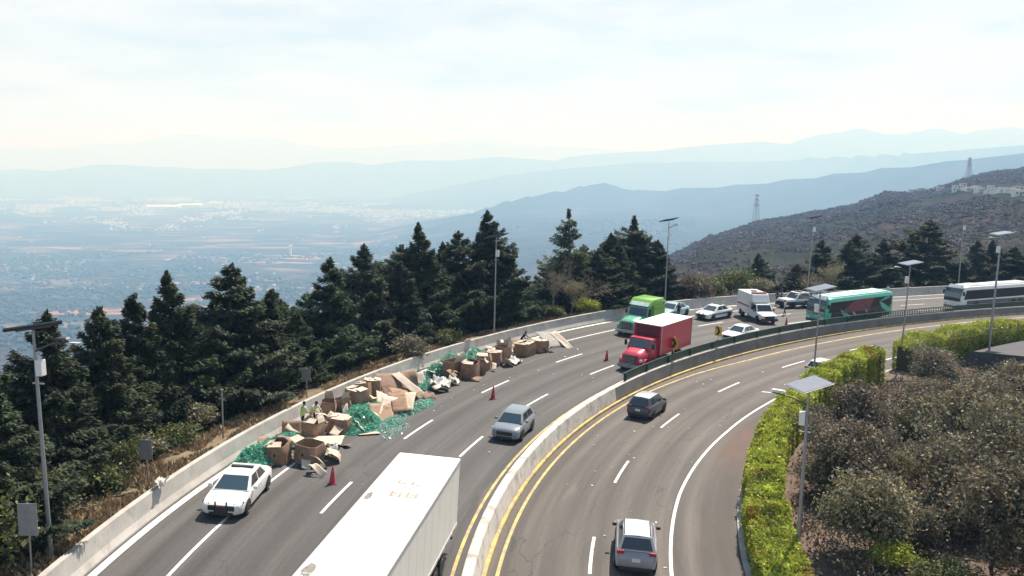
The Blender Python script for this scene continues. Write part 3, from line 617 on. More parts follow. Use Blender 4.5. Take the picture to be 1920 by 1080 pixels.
# shrubs: a few kinds, copied
def shrub_proto(seed, m, name='shrub', per=70, size=0.085, h=2.0, rad=0.26):
    rng = np.random.default_rng(seed); mb, tips = limb_tree(rng, h, 1.1, 3, 0.05, 0.4)
    V, F, T = leaf_cloud(rng, tips, per, rad, size); o = plant_thing(name, mb, BARK, V, F, T, m, 'foliage', 'stem'); z = V[:, 2].max()
    for c in o.children:
        me = c.data; me.transform(Matrix.Scale(1.0/z, 4))
    return o
SP = [shrub_proto(31, LEAFG, 'shrub'), shrub_proto(32, LEAF, 'shrub'), shrub_proto(33, LEAFY, 'shrub', 60), shrub_proto(34, LEAF, 'shrub', 28, 0.06)]
SU = set()
def shrub(k, s, off, h, label, group='roadside shrubs', w=1.0): return place_proto(k, s, off, h, label, group, w, SP, SU, 1.0, 0.05, 'shrub')
for k, s, off, h, w, lb in [
 (1, 67.4, 17, 3.6, 1.2, 'olive brown shrub above the parapet right of the green truck'), (0, 71.2, 17.5, 3.2, 1.2, 'dull green shrub above the white police car parked by the parapet'),
 (0, 75.0, 18, 4.2, 1.2, 'green leafy shrub left of the white ambulance'), (0, 69.2, 18.3, 3.0, 1.3, 'low green shrub between the olive brown shrub and the police car'),
 (1, 78.6, 17, 2.6, 1.4, 'brownish shrub behind the white ambulance'), (3, 86.5, 17, 2.8, 1.4, 'twiggy grey shrub behind the parked pickup'),
 (0, -5.3, 18.7, 4.2, 1.1, 'leafy green shrub at the bottom left corner below the nearest sign'), (1, -3.4, 19.5, 5.2, 1.0, 'dusty olive shrub left of the foremost lamp pole'),
 (0, -1.6, 18.3, 3.2, 1.2, 'green shrub at the foot of the foremost lamp pole'), (0, 0.6, 18.7, 2.6, 1.3, 'fresh green shrub right of the foremost lamp, beneath the conifers'),
 (0, 2.0, 18.5, 2.3, 1.3, 'green shrub left of the second grey sign'), (0, 4.2, 18.2, 2.4, 1.1, 'fresh green shrub just right of the second grey sign'),
 (1, 5.8, 18.7, 2.0, 1.4, 'olive shrub beneath the narrow-topped conifer'), (0, 8.0, 18.6, 1.8, 1.5, 'low green shrub left of the thin roadside pole'),
 (3, 3.2, 18.0, 1.6, 1.4, 'dry twiggy shrub below the second grey sign'), (3, -0.4, 18.0, 1.5, 1.6, 'dry twiggy shrub near the near end of the grass verge'),
 (1, 10.6, 18.5, 2.2, 1.4, 'dark shrub right of the thin roadside pole'), (0, 33.5, 16.6, 1.6, 1.5, 'small green shrub behind the parapet above the upright cartons'),
 (0, 47.5, 16.6, 1.9, 1.3, 'small green shrub behind the parapet below the bare grey tree'), (2, 52.2, 16.7, 2.0, 1.3, 'yellowish shrub behind the parapet left of the green truck'),
 (1, 28.5, 16.9, 2.2, 1.5, 'dark shrub behind the parapet at the collapsed carton heap')]: shrub(k, s, off, h, lb, w=w)

# clipped hedges on the inside of the bend: leaf sprays over a rounded bank
def hedge(s0, s1, o0, o1, h0, h1, n, label, seed, base=-0.5):
    rng = np.random.default_rng(seed); S = rng.uniform(s0, s1, n); q = rng.uniform(0, 1, n); wob = 0.30*fbm(S*0.55, S*0+seed, seed, 3); hh = h0+(h1-h0)*smooth(s0, s1, S)+wob+0.12*fbm(S*2.2, q*4, seed+3, 2)
    sg0 = np.sign(o1-o0); W = abs(o1-o0); per = 2*h0+W; d = q*per; rise = d < h0; top = (d >= h0) & (d < h0+W)
    off = np.where(rise, o0-sg0*0.10*np.sin(np.pi*d/h0), np.where(top, o0+sg0*(d-h0), o1)); zz = np.where(rise, d/h0, np.where(top, 1.0-0.10*(2*(d-h0)/W-1)**4, 1-(d-h0-W)/h0))
    e = np.minimum(S-s0, s1-S); rnd = np.clip(e/0.7, 0.0, 1)**0.5; mid = (o0+o1)/2; off = mid+(off-mid)*(0.55+0.45*rnd)*(1+0.10*fbm(S*1.3, S*0+9, seed+8, 3)); zz = zz*(0.72+0.28*rnd)
    dep = -np.abs(rng.normal(0, 0.10, n)); x, y = plan(S, off); z = base+zz*hh+dep*0.5
    C = np.stack([x, y, z], 1)+rng.normal(0, 0.06, (n, 3))
    out = np.stack([np.zeros(n), np.zeros(n), np.where(top, 1.0, 0.4)], 1); th = np.interp(S, SS, _TH); nx = np.stack([-np.sin(th), np.cos(th), np.zeros(n)], 1); sg = np.where(rise, -sg0, np.where(top, 0, sg0)); out = out+nx*sg[:, None]
    A = unit(out*0.7+rng.normal(0, 0.75, (n, 3))); B = unit(np.cross(A, rng.normal(0, 1, (n, 3)))); ln = rng.uniform(0.05, 0.15, n)
    V, F = rhombi(C, A*ln[:, None], B*(ln*0.36)[:, None]); hd = empty('hedge'); hd.location = (0, 0, 0)
    obj('foliage', raw_mesh('foliage', V, F, LEAFY, tints(n, rng, 0.55, 1.5, 0.15)*(0.85+0.4*(fbm(S*1.1, off*1.5, seed+5, 3)+0.5)[:, None])*np.where((fbm(S*0.8, off*1.2+zz*2, seed+9, 3) > 0.75)[:, None], np.array([0.75, 0.5, 0.6]), 1.0)), hd)
    mb = MB(); rings = []
    for s in np.arange(s0+0.35, s1-0.3, 0.5):
        r = []
        for o, z in ((o0+0.25*np.sign(o1-o0), -0.3), (o0+0.3*np.sign(o1-o0), h0*0.74), (o1-0.2*np.sign(o1-o0), h0*0.74), (o1-0.25*np.sign(o1-o0), -0.3)):
            xx, yy = plan(s, o); k = 1+(h1/h0-1)*float(smooth(s0, s1, s)); r.append((float(xx), float(yy), base+z*k))
        rings.append(r)
    mb.loft(rings); mb.build('twigs', mat('hedge_twigs', (0.05, 0.055, 0.022), 0.9), hd)
    tag(hd, label, 'hedge', 'clipped hedges on the inside of the bend')
hedge(-4, 54.4, -11.75, -13.45, 1.5, 2.9, 100000, 'long yellow-green hedge bordering the inner shoulder, from the bottom edge to the gap', 3)
hedge(60.5, 92, -11.6, -13.6, 3.0, 2.6, 40000, 'taller dark-sided hedge beyond the gap, running to the right picture edge', 4)

# trees and scrub on the inner slope
def inner_tree(x, y, h, seed, label, m=LEAF, per=30, sz=0.105, spread=1.0, bright=1.0):
    rng = np.random.default_rng(seed); mb, tips = limb_tree(rng, h, spread*(1.3 if seed == 61 else 1.0), 5, 0.15*h/7); z = max(v[2] for v in mb.v); k = h/z
    mb.v = [(a*k, b*k, c*k) for a, b, c in mb.v]; tips = [(q*k, d) for q, d in tips]
    V, F, T = leaf_cloud(rng, tips, per if seed != 61 else 16, 0.36 if seed != 61 else 0.24, sz, 0.35, 0.35, 1.9); o = plant_thing('broadleaf_tree', mb, BARKG if seed % 2 else BARK, V, F, T*bright, m)
    s, off = nearest(x, y); o.location = (x, y, float(z_inner(s, off))-0.1); tag(o, label, 'tree', 'dusty broadleaf trees on the inner slope')
for a in [(25.0, 46.5, 7.5, 61, 'large dusty tree with dark forked trunk, rightmost in front of the hedge'), (31.0, 61, 4.3, 62, 'olive-topped tree beyond the large dusty tree, below the grey side road'),
          (31.8, 68.5, 4.0, 63, 'dusty tree with a pointed olive crown before the taller hedge'), (18.6, 47, 4.2, 64, 'low dusty tree behind the middle of the long hedge'),
          (17.2, 40.5, 3.9, 65, 'low dark tree at the bottom beside the nearest lamp pole'), (21.3, 39.5, 5.4, 66, 'dark-leaved tree at the bottom right corner'),
          (21.5, 56, 4.2, 67, 'low twiggy tree behind the panel of the nearest inner lamp'), (28.0, 54.5, 5.6, 68, 'brown-leaved tree behind the large dusty tree'),
          (26.2, 42.5, 6.0, 69, 'dusty tree cut by the right picture edge'), (36.5, 65, 3.9, 70, 'olive tree at the right edge below the grey side road'), (22.4, 44.0, 4.4, 71, 'low brownish tree in front of the forked trunk')]:
    inner_tree(a[0], a[1], a[2], a[3], a[4], bright=1.0 if a[3] % 2 else 1.15)
for k, x, y, h, w, lb in [(2, 16.6, 38.5, 1.7, 1.2, 'small yellow-green shrub at the bottom between hedge and trees'), (3, 19.6, 51.5, 2.4, 1.5, 'dry grey shrub behind the hedge near the lamp box'), (1, 27.5, 67.5, 1.4, 1.4, 'dry shrub at the near side of the hedge gap'), (1, 19.0, 43.5, 2.4, 1.6, 'dusty shrub among the low trees'), (3, 25.3, 58.5, 2.6, 1.6, 'twiggy brown shrub in the middle of the inner slope'), (0, 17.8, 36.8, 1.8, 1.3, 'dark green shrub at the bottom edge beside the hedge end'), (3, 29.8, 57.5, 2.6, 1.6, 'twiggy shrub between the olive-topped tree and the brown-leaved tree'), (1, 21.0, 60.8, 2.0, 1.6, 'low dusty shrub beneath the far inner lamp')]:
    s, off = nearest(x, y); shrub(k, s, off, h, lb, 'shrubs on the inner slope', w)

rr = random.Random(12); thick = [(25.5+6*rr.random(), 45+16*rr.random(), rr.uniform(2.8, 4.8)) for k in range(9)]+[(17.5+8*rr.random(), 37.5+16*rr.random(), rr.uniform(2.0, 3.4)) for k in range(11)]+[(30+10*rr.random(), 57+11*rr.random(), rr.uniform(2.4, 4.0)) for k in range(8)]
TP = [o for o in bpy.data.objects if o.get('category') == 'tree' and o.name.startswith('broadleaf_tree')]
for i, (x, y, h) in enumerate(thick):
    s, off = nearest(x, y)
    if off > -14.6: continue
    src = TP[(i*3) % len(TP)]; o = copy_tree(src); k = h/max(v.co.z for v in [c for c in src.children if c.name.startswith('crown')][0].data.vertices); o.scale = (k*1.15, k*1.15, k); o.rotation_euler = (0, 0, rr.uniform(0, 6.28)); o.location = (x, y, float(z_inner(s, off))-0.1)
    tag(o, 'low dusty tree of the thicket that fills the inner slope', 'tree', 'low trees of the inner thicket')
# ground of the verge and of the inner slope, with dry grass and leaf litter
def strip(name, fo, zf, m, s0, s1, step=0.8, amp=0.12, seed=1):
    ss = np.arange(s0, s1+0.1, step); oo = np.array(fo, float); S, O = np.meshgrid(ss, oo, indexing='ij'); X, Y = plan(S, O); Z = np.vectorize(lambda a, c: float(zf(a, c)))(S, O)
    Z = Z+amp*fbm(X*0.8, Y*0.8, seed, 3)*(np.abs(O-oo[0]) > 0.3)
    V = np.stack([X, Y, Z], -1).reshape(-1, 3); n1 = len(oo); i = np.arange(len(ss)-1)[:, None]*n1+np.arange(n1-1)[None]
    F = np.stack([i, i+n1, i+n1+1, i+1], -1).reshape(-1, 4)
    if oo[-1] > oo[0]: pass
    else: F = F[:, ::-1]
    o = obj(name, raw_mesh(name, V, F[:, ::-1], m, smooth=True)); tag(o, kind='structure'); return o
strip('verge', [15.16, 15.6, 16, 16.5, 17, 17.6, 18.4, 19.5, 21, 23, 26, 30, 36, 44], z_verge, mat('dry_earth', (0.20, 0.15, 0.09), 0.95, var=0.3, scale=0.5, dirt=((0.06, 0.055, 0.03), 0.35, 0.5, 0.8), bump=0.3), -30, 150)
strip('inner_slope', [-11.58, -12, -13, -14, -16, -18, -20, -23, -27, -32, -38, -46], z_inner, mat('leaf_litter', (0.12, 0.085, 0.065), 0.95, var=0.35, scale=0.7, dirt=((0.22, 0.13, 0.09), 0.5, 0.55, 0.6), bump=0.4), -30, 115)
def grass(name, n, fs, fo, zf, m, hmin, hmax, seed):
    rng = np.random.default_rng(seed); S = rng.uniform(*fs, n); O = fo[0]+(fo[1]-fo[0])*rng.uniform(0, 1, n)**1.3; keep = fbm(S*0.5, O*1.1, seed, 3) > -0.25; S, O = S[keep], O[keep]; n = len(S)
    x, y = plan(S, O); z = np.array([float(zf(a, c)) for a, c in zip(S, O)]); h = rng.uniform(hmin, hmax, n); A = np.stack([rng.normal(0, .35, n), rng.normal(0, .35, n), np.ones(n)], 1)*(h/2)[:, None]; C = np.stack([x, y, z], 1)+A*0.9
    B = np.stack([rng.normal(0, 1, n), rng.normal(0, 1, n), np.zeros(n)], 1)*0.05; V, F = rhombi(C, A, B); o = obj(name, raw_mesh(name, V, F, m, tints(n, rng, 0.6, 1.4, 0.2))); tag(o, kind='stuff'); return o
DRYG = mat('dry_grass', (0.30, 0.235, 0.145), 0.8, var=0.25, scale=1.0, attr='tint', trans=0.2)
grass('dry_grass', 32000, (-10, 64), (15.3, 18.4), z_verge, DRYG, 0.12, 0.40, 5)
grass('leaf_litter', 14000, (-4, 60), (-14, -34), z_inner, mat('dead_leaves', (0.17, 0.105, 0.075), 0.9, var=0.3, attr='tint'), 0.05, 0.22, 6)
# undergrowth in the shade of the row of conifers
def undergrowth(n, fs, fo, seed):
    rng = np.random.default_rng(seed); m = n*26; S = np.repeat(rng.uniform(*fs, n), 26); O = np.repeat(rng.uniform(*fo, n), 26); x, y = plan(S, O); z = np.array([float(z_verge(a, c)) for a, c in zip(S, O)])
    C = np.stack([x, y, z+0.35], 1)+rng.normal(0, 0.38, (m, 3)); A = unit(rng.normal(0, 1, (m, 3)))*0.13; B = unit(np.cross(A, rng.normal(0, 1, (m, 3))))*0.055; V, F = rhombi(C, A, B)
    tag(obj('undergrowth', raw_mesh('undergrowth', V, F, LEAFG, tints(m, rng, 0.3, 1.0, 0.3))), kind='stuff')
undergrowth(1300, (-8, 130), (18.6, 26), 9)
def brush(name, n, seed, m, hmax):
    rng = np.random.default_rng(seed); c = 16; S = np.repeat(rng.uniform(-6, 66, n), c); O = np.repeat(rng.uniform(-40, -14.4, n), c); x, y = plan(S, O); z = np.array([float(z_inner(a, q)) for a, q in zip(S, O)]); mm = n*c; hh = np.repeat(rng.uniform(0.25, hmax, n), c)
    C = np.stack([x, y, z], 1)+rng.normal(0, 0.38, (mm, 3))*np.array([1, 1, 0]); C[:, 2] += rng.uniform(0.05, 1, mm)*hh; A = unit(rng.normal(0, 1, (mm, 3))+np.array([0, 0, 0.5]))*rng.uniform(0.08, 0.2, mm)[:, None]; B = unit(np.cross(A, rng.normal(0, 1, (mm, 3))))*rng.uniform(0.012, 0.06, mm)[:, None]
    V, F = rhombi(C, A, B); tag(obj(name, raw_mesh(name, V, F, m, np.repeat(tints(n, rng, 0.5, 1.3, 0.35), c, 0)*rng.uniform(0.6, 1.4, (mm, 1)))), kind='stuff')
brush('dry_undergrowth', 4200, 15, LEAF, 1.3)
# scrub on the brown hillside and the woods scattered over the valley floor
ICO = None
def scrub(name, pts, sizes, m, tint, seed, flat=0.75):
    global ICO
    if ICO is None:
        bm = bmesh.new(); bmesh.ops.create_icosphere(bm, subdivisions=2, radius=1.0); ICO = (np.array([v.co[:] for v in bm.verts]), np.array([[v.index for v in f.verts] for f in bm.faces])); bm.free()
    rng = np.random.default_rng(seed); bv, bf = ICO; n = len(pts); nv = len(bv)
    jit = 1+rng.normal(0, 0.34, (n, nv, 1)); V = bv[None]*jit*sizes[:, None, None]*np.array([1, 1, flat])+pts[:, None]; F = (bf[None]+(np.arange(n)*nv)[:, None, None]).reshape(-1, 3)
    T = np.repeat(tint, len(bf), 0)*rng.uniform(0.7, 1.3, (n*len(bf), 1)); o = obj(name, raw_mesh(name, V.reshape(-1, 3), F, m, T)); tag(o, kind='stuff')
def scatter_scrub():
    rng = np.random.default_rng(21); m = mat('scrub_leaves', (0.122, 0.100, 0.104), 0.95, var=0.25, scale=0.05, attr='tint', spec=0.1)
    n = 46000; px = rng.uniform(900, 2150, n); r = np.sqrt(rng.uniform(170**2, 1350**2, n)); a = np.arctan((px-960)/FPX); x, y = r*np.sin(a), r*np.cos(a); z = land(x, y); k = (z > -165) & (fbm(x/70, y/70, 91, 3) > rng.uniform(-0.9, 0.35, n))
    for vx, vy, vw in VILLAGE: k &= np.hypot(x-vx, y-vy) > vw*0.8+3; ua, ub = vx/math.hypot(vx, vy), vy/math.hypot(vx, vy); k &= ~((np.abs(x*ub-y*ua) < vw*0.7) & (x*ua+y*ub < math.hypot(vx, vy)) & (x*ua+y*ub > math.hypot(vx, vy)-70))
    x, y, z, r = x[k], y[k], z[k], r[k]; n = len(x)
    sz = np.minimum(0.6+rng.exponential(0.45, n), 2.0)*(0.7+0.5*smooth(200, 800, r)); kind = rng.random(n); T = np.where((kind < 0.22)[:, None], np.array([0.74, 0.9, 0.66]), np.where((kind < 0.8)[:, None], np.array([1.1, 1.0, 1.0]), np.array([1.2, 1.1, 1.0])))*rng.uniform(0.75, 1.2, (n, 1))
    scrub('hillside_scrub', np.stack([x, y, z+sz*0.1], 1), sz*0.62, m, T*0.95, 22, 0.8)
    m_ = 18; R_ = np.repeat(sz*1.1, m_); nn = n*m_; dv = unit(rng.normal(0, 1, (nn, 3))); dv[:, 2] = np.abs(dv[:, 2])*0.75; C = np.repeat(np.stack([x, y, z], 1), m_, 0)+dv*(R_*rng.uniform(0.6, 1.1, nn))[:, None]
    A = unit(rng.normal(0, 1, (nn, 3))+dv*0.5); B = unit(np.cross(A, rng.normal(0, 1, (nn, 3)))); ln = R_*rng.uniform(0.2, 0.42, nn); V, F = rhombi(C, A*ln[:, None], B*(ln*0.5)[:, None])
    tag(obj('hillside_scrub', raw_mesh('hillside_scrub', V, F, m, np.repeat(T, m_, 0)*rng.uniform(0.7, 1.3, (nn, 1)))), kind='stuff')
    n = 9000; px = rng.uniform(-60, 1300, n); r = np.sqrt(rng.uniform(1700**2, 5200**2, n)); a = np.arctan((px-960)/FPX); x, y = r*np.sin(a), r*np.cos(a); keep = fbm(x/260, y/500, 77, 3) > 0.05; x, y = x[keep], y[keep]; z = land(x, y); n = len(x)
    sz = rng.uniform(3.5, 8, n); scrub('valley_woods', np.stack([x, y, z+2], 1), sz, m, np.array([0.45, 0.65, 0.4])*rng.uniform(0.6, 1.3, (n, 1)), 23, 0.8)
# ---------------------------------------------------------------- vehicles (local X forward, origin on the ground at mid-length)
GLASS = mat('dark_glass', (0.018, 0.024, 0.03), 0.08, var=0.1, spec=0.8, coat=0.5)
GLASSB = mat('windscreen', (0.03, 0.055, 0.07), 0.06, var=0.1, spec=0.9, coat=0.6)
TYRE = mat('tyre', (0.018, 0.018, 0.019), 0.85, var=0.2); RIM = mat('rim', (0.42, 0.43, 0.45), 0.35, 0.8, var=0.1); BLK = mat('black_plastic', (0.022, 0.022, 0.024), 0.55, var=0.2)
CHROME = mat('bright_metal', (0.6, 0.61, 0.63), 0.25, 0.9, var=0.1); LAMPW = mat('lamp_lens', (0.62, 0.64, 0.66), 0.15, var=0.1, coat=0.6); LAMPR = mat('red_lens', (0.35, 0.012, 0.015), 0.2, var=0.1, coat=0.6)
PLATE = mat('number_plate', (0.7, 0.7, 0.66), 0.5, var=0.1)
def paint(n, c, rough=0.32, coat=0.5, **k): return mat('paint_'+n, c, rough, 0.0, var=0.06, scale=1.5, coat=coat, dirt=((c[0]*0.6+0.06, c[1]*0.6+0.055, c[2]*0.6+0.05), 2.2, 0.56, 0.35), **k)
WHITE = paint('white_car', (0.80, 0.80, 0.79)); TRAILW = mat('trailer_white', (0.74, 0.73, 0.68), 0.5, var=0.04, scale=0.6, dirt=((0.48, 0.44, 0.36), 0.55, 0.60, 0.45))
def wheel(parent, x, y, r=0.33, w=0.22, dual=False, rim=RIM):
    b = MB(); n = 20; s = 1 if y > 0 else -1; wd = w*(2.1 if dual else 1)
    prof = [(r*0.60, -wd/2), (r*0.94, -wd/2), (r, -wd/2+0.04), (r, wd/2-0.04), (r*0.94, wd/2), (r*0.60, wd/2)]
    M = Matrix.Translation((x, y-s*wd/2, r)) @ Matrix.Rotation(-s*math.pi/2, 4, 'X'); b.lathe(prof, n, 0, M); t = b.build('wheel', TYRE, parent, smooth=40)
    c = MB(); c.lathe([(0.05, wd/2-0.02), (r*0.22, wd/2-0.01), (r*0.26, wd/2-0.05), (r*0.5, wd/2-0.06), (r*0.62, wd/2+0.006), (r*0.62, wd/2-0.09)], n, 0, M)
    for k in range(5):
        q = 2*math.pi*k/5; c.box((r*0.36, 0, wd/2-0.03), (r*0.42, r*0.14, 0.03), 0, M @ Matrix.Rotation(q, 4, 'Z'))
    c.build('rim', rim, t, smooth=30); return t
def arch(b, x, y, r, mi=0):
    s = 1 if y > 0 else -1; pts = [(r*math.cos(a), r*math.sin(a)) for a in np.linspace(-0.35, math.pi+0.35, 15)]
    b.prism(pts, 0.02, mi, Matrix.Translation((x, y-s*0.012, 0)) @ Matrix(((1, 0, 0, 0), (0, 0, s, 0), (0, 1, 0, r*0.92), (0, 0, 0, 1))))
def arches(e, spots):
    for x, y, r in spots: a = MB(); arch(a, x, y, r); a.build('wheel_arch', BLK, e)
def ring(x, zb, zs, zt, hw, tuck=0.93):
    zm = zb+(zs-zb)*0.5
    h = [(hw*0.80, zb), (hw*0.965, zb+0.07), (hw, zm), (hw*0.985, zs-0.05), (hw*tuck, zs+0.01), (hw*0.72, zt-0.012), (hw*0.36, zt)]
    return [(x, -y, z) for y, z in h]+[(x, y, z) for y, z in reversed(h)]
def car(name, pm, L, W, H, style, M, label, group=None, roofmat=None, glass=GLASS, extras=(), front_first=True):
    e = empty(name, M); tag(e, label, 'car' if style != 'suv' else 'car', group); hw = W/2; f, r = L/2, -L/2; k = H/1.46
    hood = {'sedan': 0.92, 'hatch': 0.96, 'suv': 1.06}[style]; belt = {'sedan': 0.95, 'hatch': 0.99, 'suv': 1.08}[style]; tail = {'sedan': 1.02, 'hatch': 0.98, 'suv': 1.08}[style]; zb = 0.2 if style != 'suv' else 0.25
    R = [ring(r, 0.42, 0.66, 0.74, hw*0.80), ring(r+0.05, 0.34, 0.78, 0.88, hw*0.88), ring(r+0.16, 0.28, belt-0.06, tail-0.03, hw*0.95), ring(r+0.55, zb, belt, tail, hw), ring(-0.3, zb, belt, belt+0.03, hw), ring(f-1.45, zb, belt-0.03, hood+0.03, hw),
         ring(f-0.75, zb, belt-0.10, hood-0.03, hw*0.99), ring(f-0.28, zb+0.02, belt-0.17, hood-0.09, hw*0.96), ring(f-0.07, 0.26, 0.70, hood-0.17, hw*0.90), ring(f, 0.32, 0.62, 0.70, hw*0.82)]
    b = MB(); b.loft(R); g = {'sedan': (r+0.62, r+1.30, 0.30, f-1.28), 'hatch': (r+0.13, r+0.62, 0.42, f-1.02), 'suv': (r+0.14, r+0.58, 0.40, f-1.12)}[style]; xb0, xr0, xr1, xb1 = g
    wb, wr = hw*0.90, hw*0.68; zbl = belt; zr = H-0.045
    def gring(x, z, w, cr): return [(x, -w, z), (x, -w*0.5, z+cr), (x, w*0.5, z+cr), (x, w, z)]
    lo = [(xb0, -wb, zbl), (xb1, -wb, zbl), (xb1, wb, zbl), (xb0, wb, zbl)]; up = [(xr0, -wr, zr), (xr1, -wr, zr-0.01), (xr1, wr, zr-0.01), (xr0, wr, zr)]
    xm = (xr0+xr1)/2
    vs = lo+[(xr0, -wr, zr), (xr0, 0, zr+0.004), (xr0, wr, zr), (xm, -wr*1.03, zr+0.02), (xm, 0, zr+0.05), (xm, wr*1.03, zr+0.02), (xr1, -wr, zr-0.015), (xr1, 0, zr-0.012), (xr1, wr, zr-0.015)]
    b.add(vs, [(0, 1, 10, 7, 4), (3, 6, 9, 12, 2), (0, 4, 5, 6, 3), (1, 2, 12, 11, 10), (4, 7, 8, 5), (5, 8, 9, 6), (7, 10, 11, 8), (8, 11, 12, 9)])
    body = b.build('body', pm, e, smooth=38)
    if roofmat:
        q = MB(); q.add([(xr0+0.02, -wr+0.03, zr+0.012), (xr0+0.02, wr-0.03, zr+0.012), (xm, wr, zr+0.04), (xr1-0.02, wr-0.03, zr), (xr1-0.02, -wr+0.03, zr), (xm, -wr, zr+0.04), (xr0+0.02, 0, zr+0.04), (xm, 0, zr+0.065), (xr1-0.02, 0, zr+0.03)], [(0, 5, 7, 6), (6, 7, 2, 1), (5, 4, 8, 7), (7, 8, 3, 2)]); q.build('roof', roofmat, e, smooth=40)
    q = MB(); q.panel([(xb1, -wb, zbl), (xb1, wb, zbl), (xr1, wr, zr-0.015), (xr1, -wr, zr-0.015)], 0.05, 0.95, 0.03, 0.92); q.build('windscreen', GLASSB, e)
    q = MB(); q.panel([(xb0, wb, zbl), (xb0, -wb, zbl), (xr0, -wr, zr), (xr0, wr, zr)], 0.07, 0.93, 0.10, 0.90); q.build('rear_window', glass, e)
    for s in (1, -1):
        Q = [(xb0, wb*s, zbl), (xb1, wb*s, zbl), (xr1, wr*s, zr-0.015), (xr0, wr*s, zr)]
        if s > 0: Q = [Q[1], Q[0], Q[3], Q[2]]
        q = MB()
        for u0, u1 in (((0.13, 0.49), (0.52, 0.90)) if style != 'suv' else ((0.06, 0.22), (0.25, 0.54), (0.57, 0.90))):
            if s > 0: u0, u1 = 1-u1, 1-u0
            q.panel(Q, u0, u1, 0.10, 0.88)
        q.build('side_window', glass, e)
        m = MB(); m.box((xb1-0.35, s*(hw+0.09), belt+0.08), (0.13, 0.2, 0.15)); m.build('wing_mirror', BLK if roofmat else pm, e, bevel=0.03)
        h = MB(); h.add([(f-0.06, s*hw*0.55, hood-0.27), (f-0.26, s*hw*0.945, belt-0.28), (f-0.40, s*hw*0.975, belt-0.16), (f-0.09, s*hw*0.58, hood-0.175), (f-0.2, s*hw*0.5, hood-0.27), (f-0.4, s*hw*0.88, belt-0.28), (f-0.5, s*hw*0.9, belt-0.16), (f-0.25, s*hw*0.5, hood-0.175)], [(0, 1, 2, 3), (4, 5, 6, 7), (0, 1, 5, 4), (1, 2, 6, 5), (2, 3, 7, 6), (3, 0, 4, 7)])
        for i in range(len(h.v)): h.v[i] = (h.v[i][0]+0.045, h.v[i][1]*1.012, h.v[i][2])
        h.build('headlight', LAMPW if 'police' not in extras else GLASS, e)
        t = MB(); t.box((r+0.115, s*hw*0.76, tail-0.17 if style == 'sedan' else belt-0.06), (0.12, hw*0.34, 0.15)); t.build('tail_light', LAMPR, e, bevel=0.02)
    d = MB(); d.box((f-0.035, 0, 0.57), (0.12, hw*(1.25 if 'police' in extras else 1.12), 0.24)); d.box((f-0.05, 0, 0.31), (0.14, hw*1.15, 0.16)); d.build('grille', BLK, e, bevel=0.02)
    d = MB(); d.box((r+0.03, 0, 0.33), (0.12, hw*1.55, 0.16)); d.build('rear_bumper', BLK, e, bevel=0.02)
    d = MB(); d.box((r+0.03, 0, 0.72), (0.07, 0.36, 0.15)); d.build('number_plate', PLATE, e)
    rw = 0.33 if style != 'suv' else 0.36; x0, x1 = f-0.92, r+0.88; 
    for x in (x0, x1):
        for s in (1, -1): a = MB(); arch(a, x, s*(hw+0.002), rw+0.055); a.build('wheel_arch', BLK, e)
    for x in (x0, x1):
        for s in (1, -1): wheel(e, x, s*(hw+0.025), rw)
    if 'police' in extras:
        q = MB(); q.box((xm-0.1, 0, H+0.04), (0.22, W*0.56, 0.06)); lb = q.build('light_bar', BLK, e, bevel=0.03)
        q = MB(); q.box((f+0.03, 0, 0.50), (0.07, 0.62, 0.36)); q.box((f+0.03, 0.25, 0.62), (0.09, 0.06, 0.5)); q.box((f+0.03, -0.25, 0.62), (0.09, 0.06, 0.5)); pb = q.build('push_bar', BLK, e, bevel=0.015)
        for s in (-0.12, 0.12): q = MB(); q.box((f+0.075, s, 0.64), (0.03, 0.12, 0.05)); q.build('warning_light', LAMPR, pb)
        q = MB(); n = 14
        for a0, a1 in ((0.5, 2.4), (3.6, 5.6)):
            pts = [(0.20*math.cos(a), 0.20*math.sin(a)) for a in np.linspace(a0, a1, n)]+[(0.16*math.cos(a), 0.16*math.sin(a)) for a in np.linspace(a1, a0, n)]
            q.prism(pts, 0.004, 0, Matrix.Translation((f-1.02, 0, hood+0.002)) @ Matrix.Rotation(0.1, 4, 'Y'))
        q.build('bonnet_emblem', mat('emblem_grey', (0.42, 0.42, 0.43), 0.5), e)
    if 'rails' in extras:
        for s in (1, -1): q = MB(); q.tube([(xr0+0.1, s*wr*0.92, zr+0.03), (xr0+0.2, s*wr*0.92, zr+0.085), (xr1-0.2, s*wr*0.92, zr+0.085), (xr1-0.05, s*wr*0.92, zr+0.02)], 0.018, 6); q.build('roof_rail', BLK, e)
    if 'stripe' in extras:
        for s in (1, -1): q = MB(); q.box((0.1, s*(hw+0.004), 0.66), (L*0.62, 0.012, 0.14)); q.build('side_stripe', mat('stripe_blue', (0.05, 0.09, 0.25), 0.4), e)
    return e
SILVER = paint('silver_blue', (0.20, 0.235, 0.27), 0.3); GREY = paint('graphite', (0.055, 0.06, 0.075), 0.3); SUVG = paint('steel_grey', (0.27, 0.28, 0.33), 0.3)
ROOFW = mat('roof_silver', (0.62, 0.64, 0.67), 0.22, 0.2, var=0.05, coat=0.6)
car('police_car', WHITE, 5.0, 1.9, 1.47, 'sedan', road_matrix(3.3, 12.1, 6), 'white police sedan facing the viewer beside the spilled cartons, black push bar', extras=('police',))
car('hatchback_car', SILVER, 4.1, 1.75, 1.50, 'hatch', road_matrix(17.9, 2.45, 2), 'silver blue hatchback driving toward the viewer behind the white trailer')
car('suv_car', SUVG, 4.35, 1.82, 1.62, 'suv', road_matrix(3.9, -6.45, 1, toward=False), 'steel grey SUV with a shiny pale roof driving away at the bottom', roofmat=ROOFW, extras=('rails',))
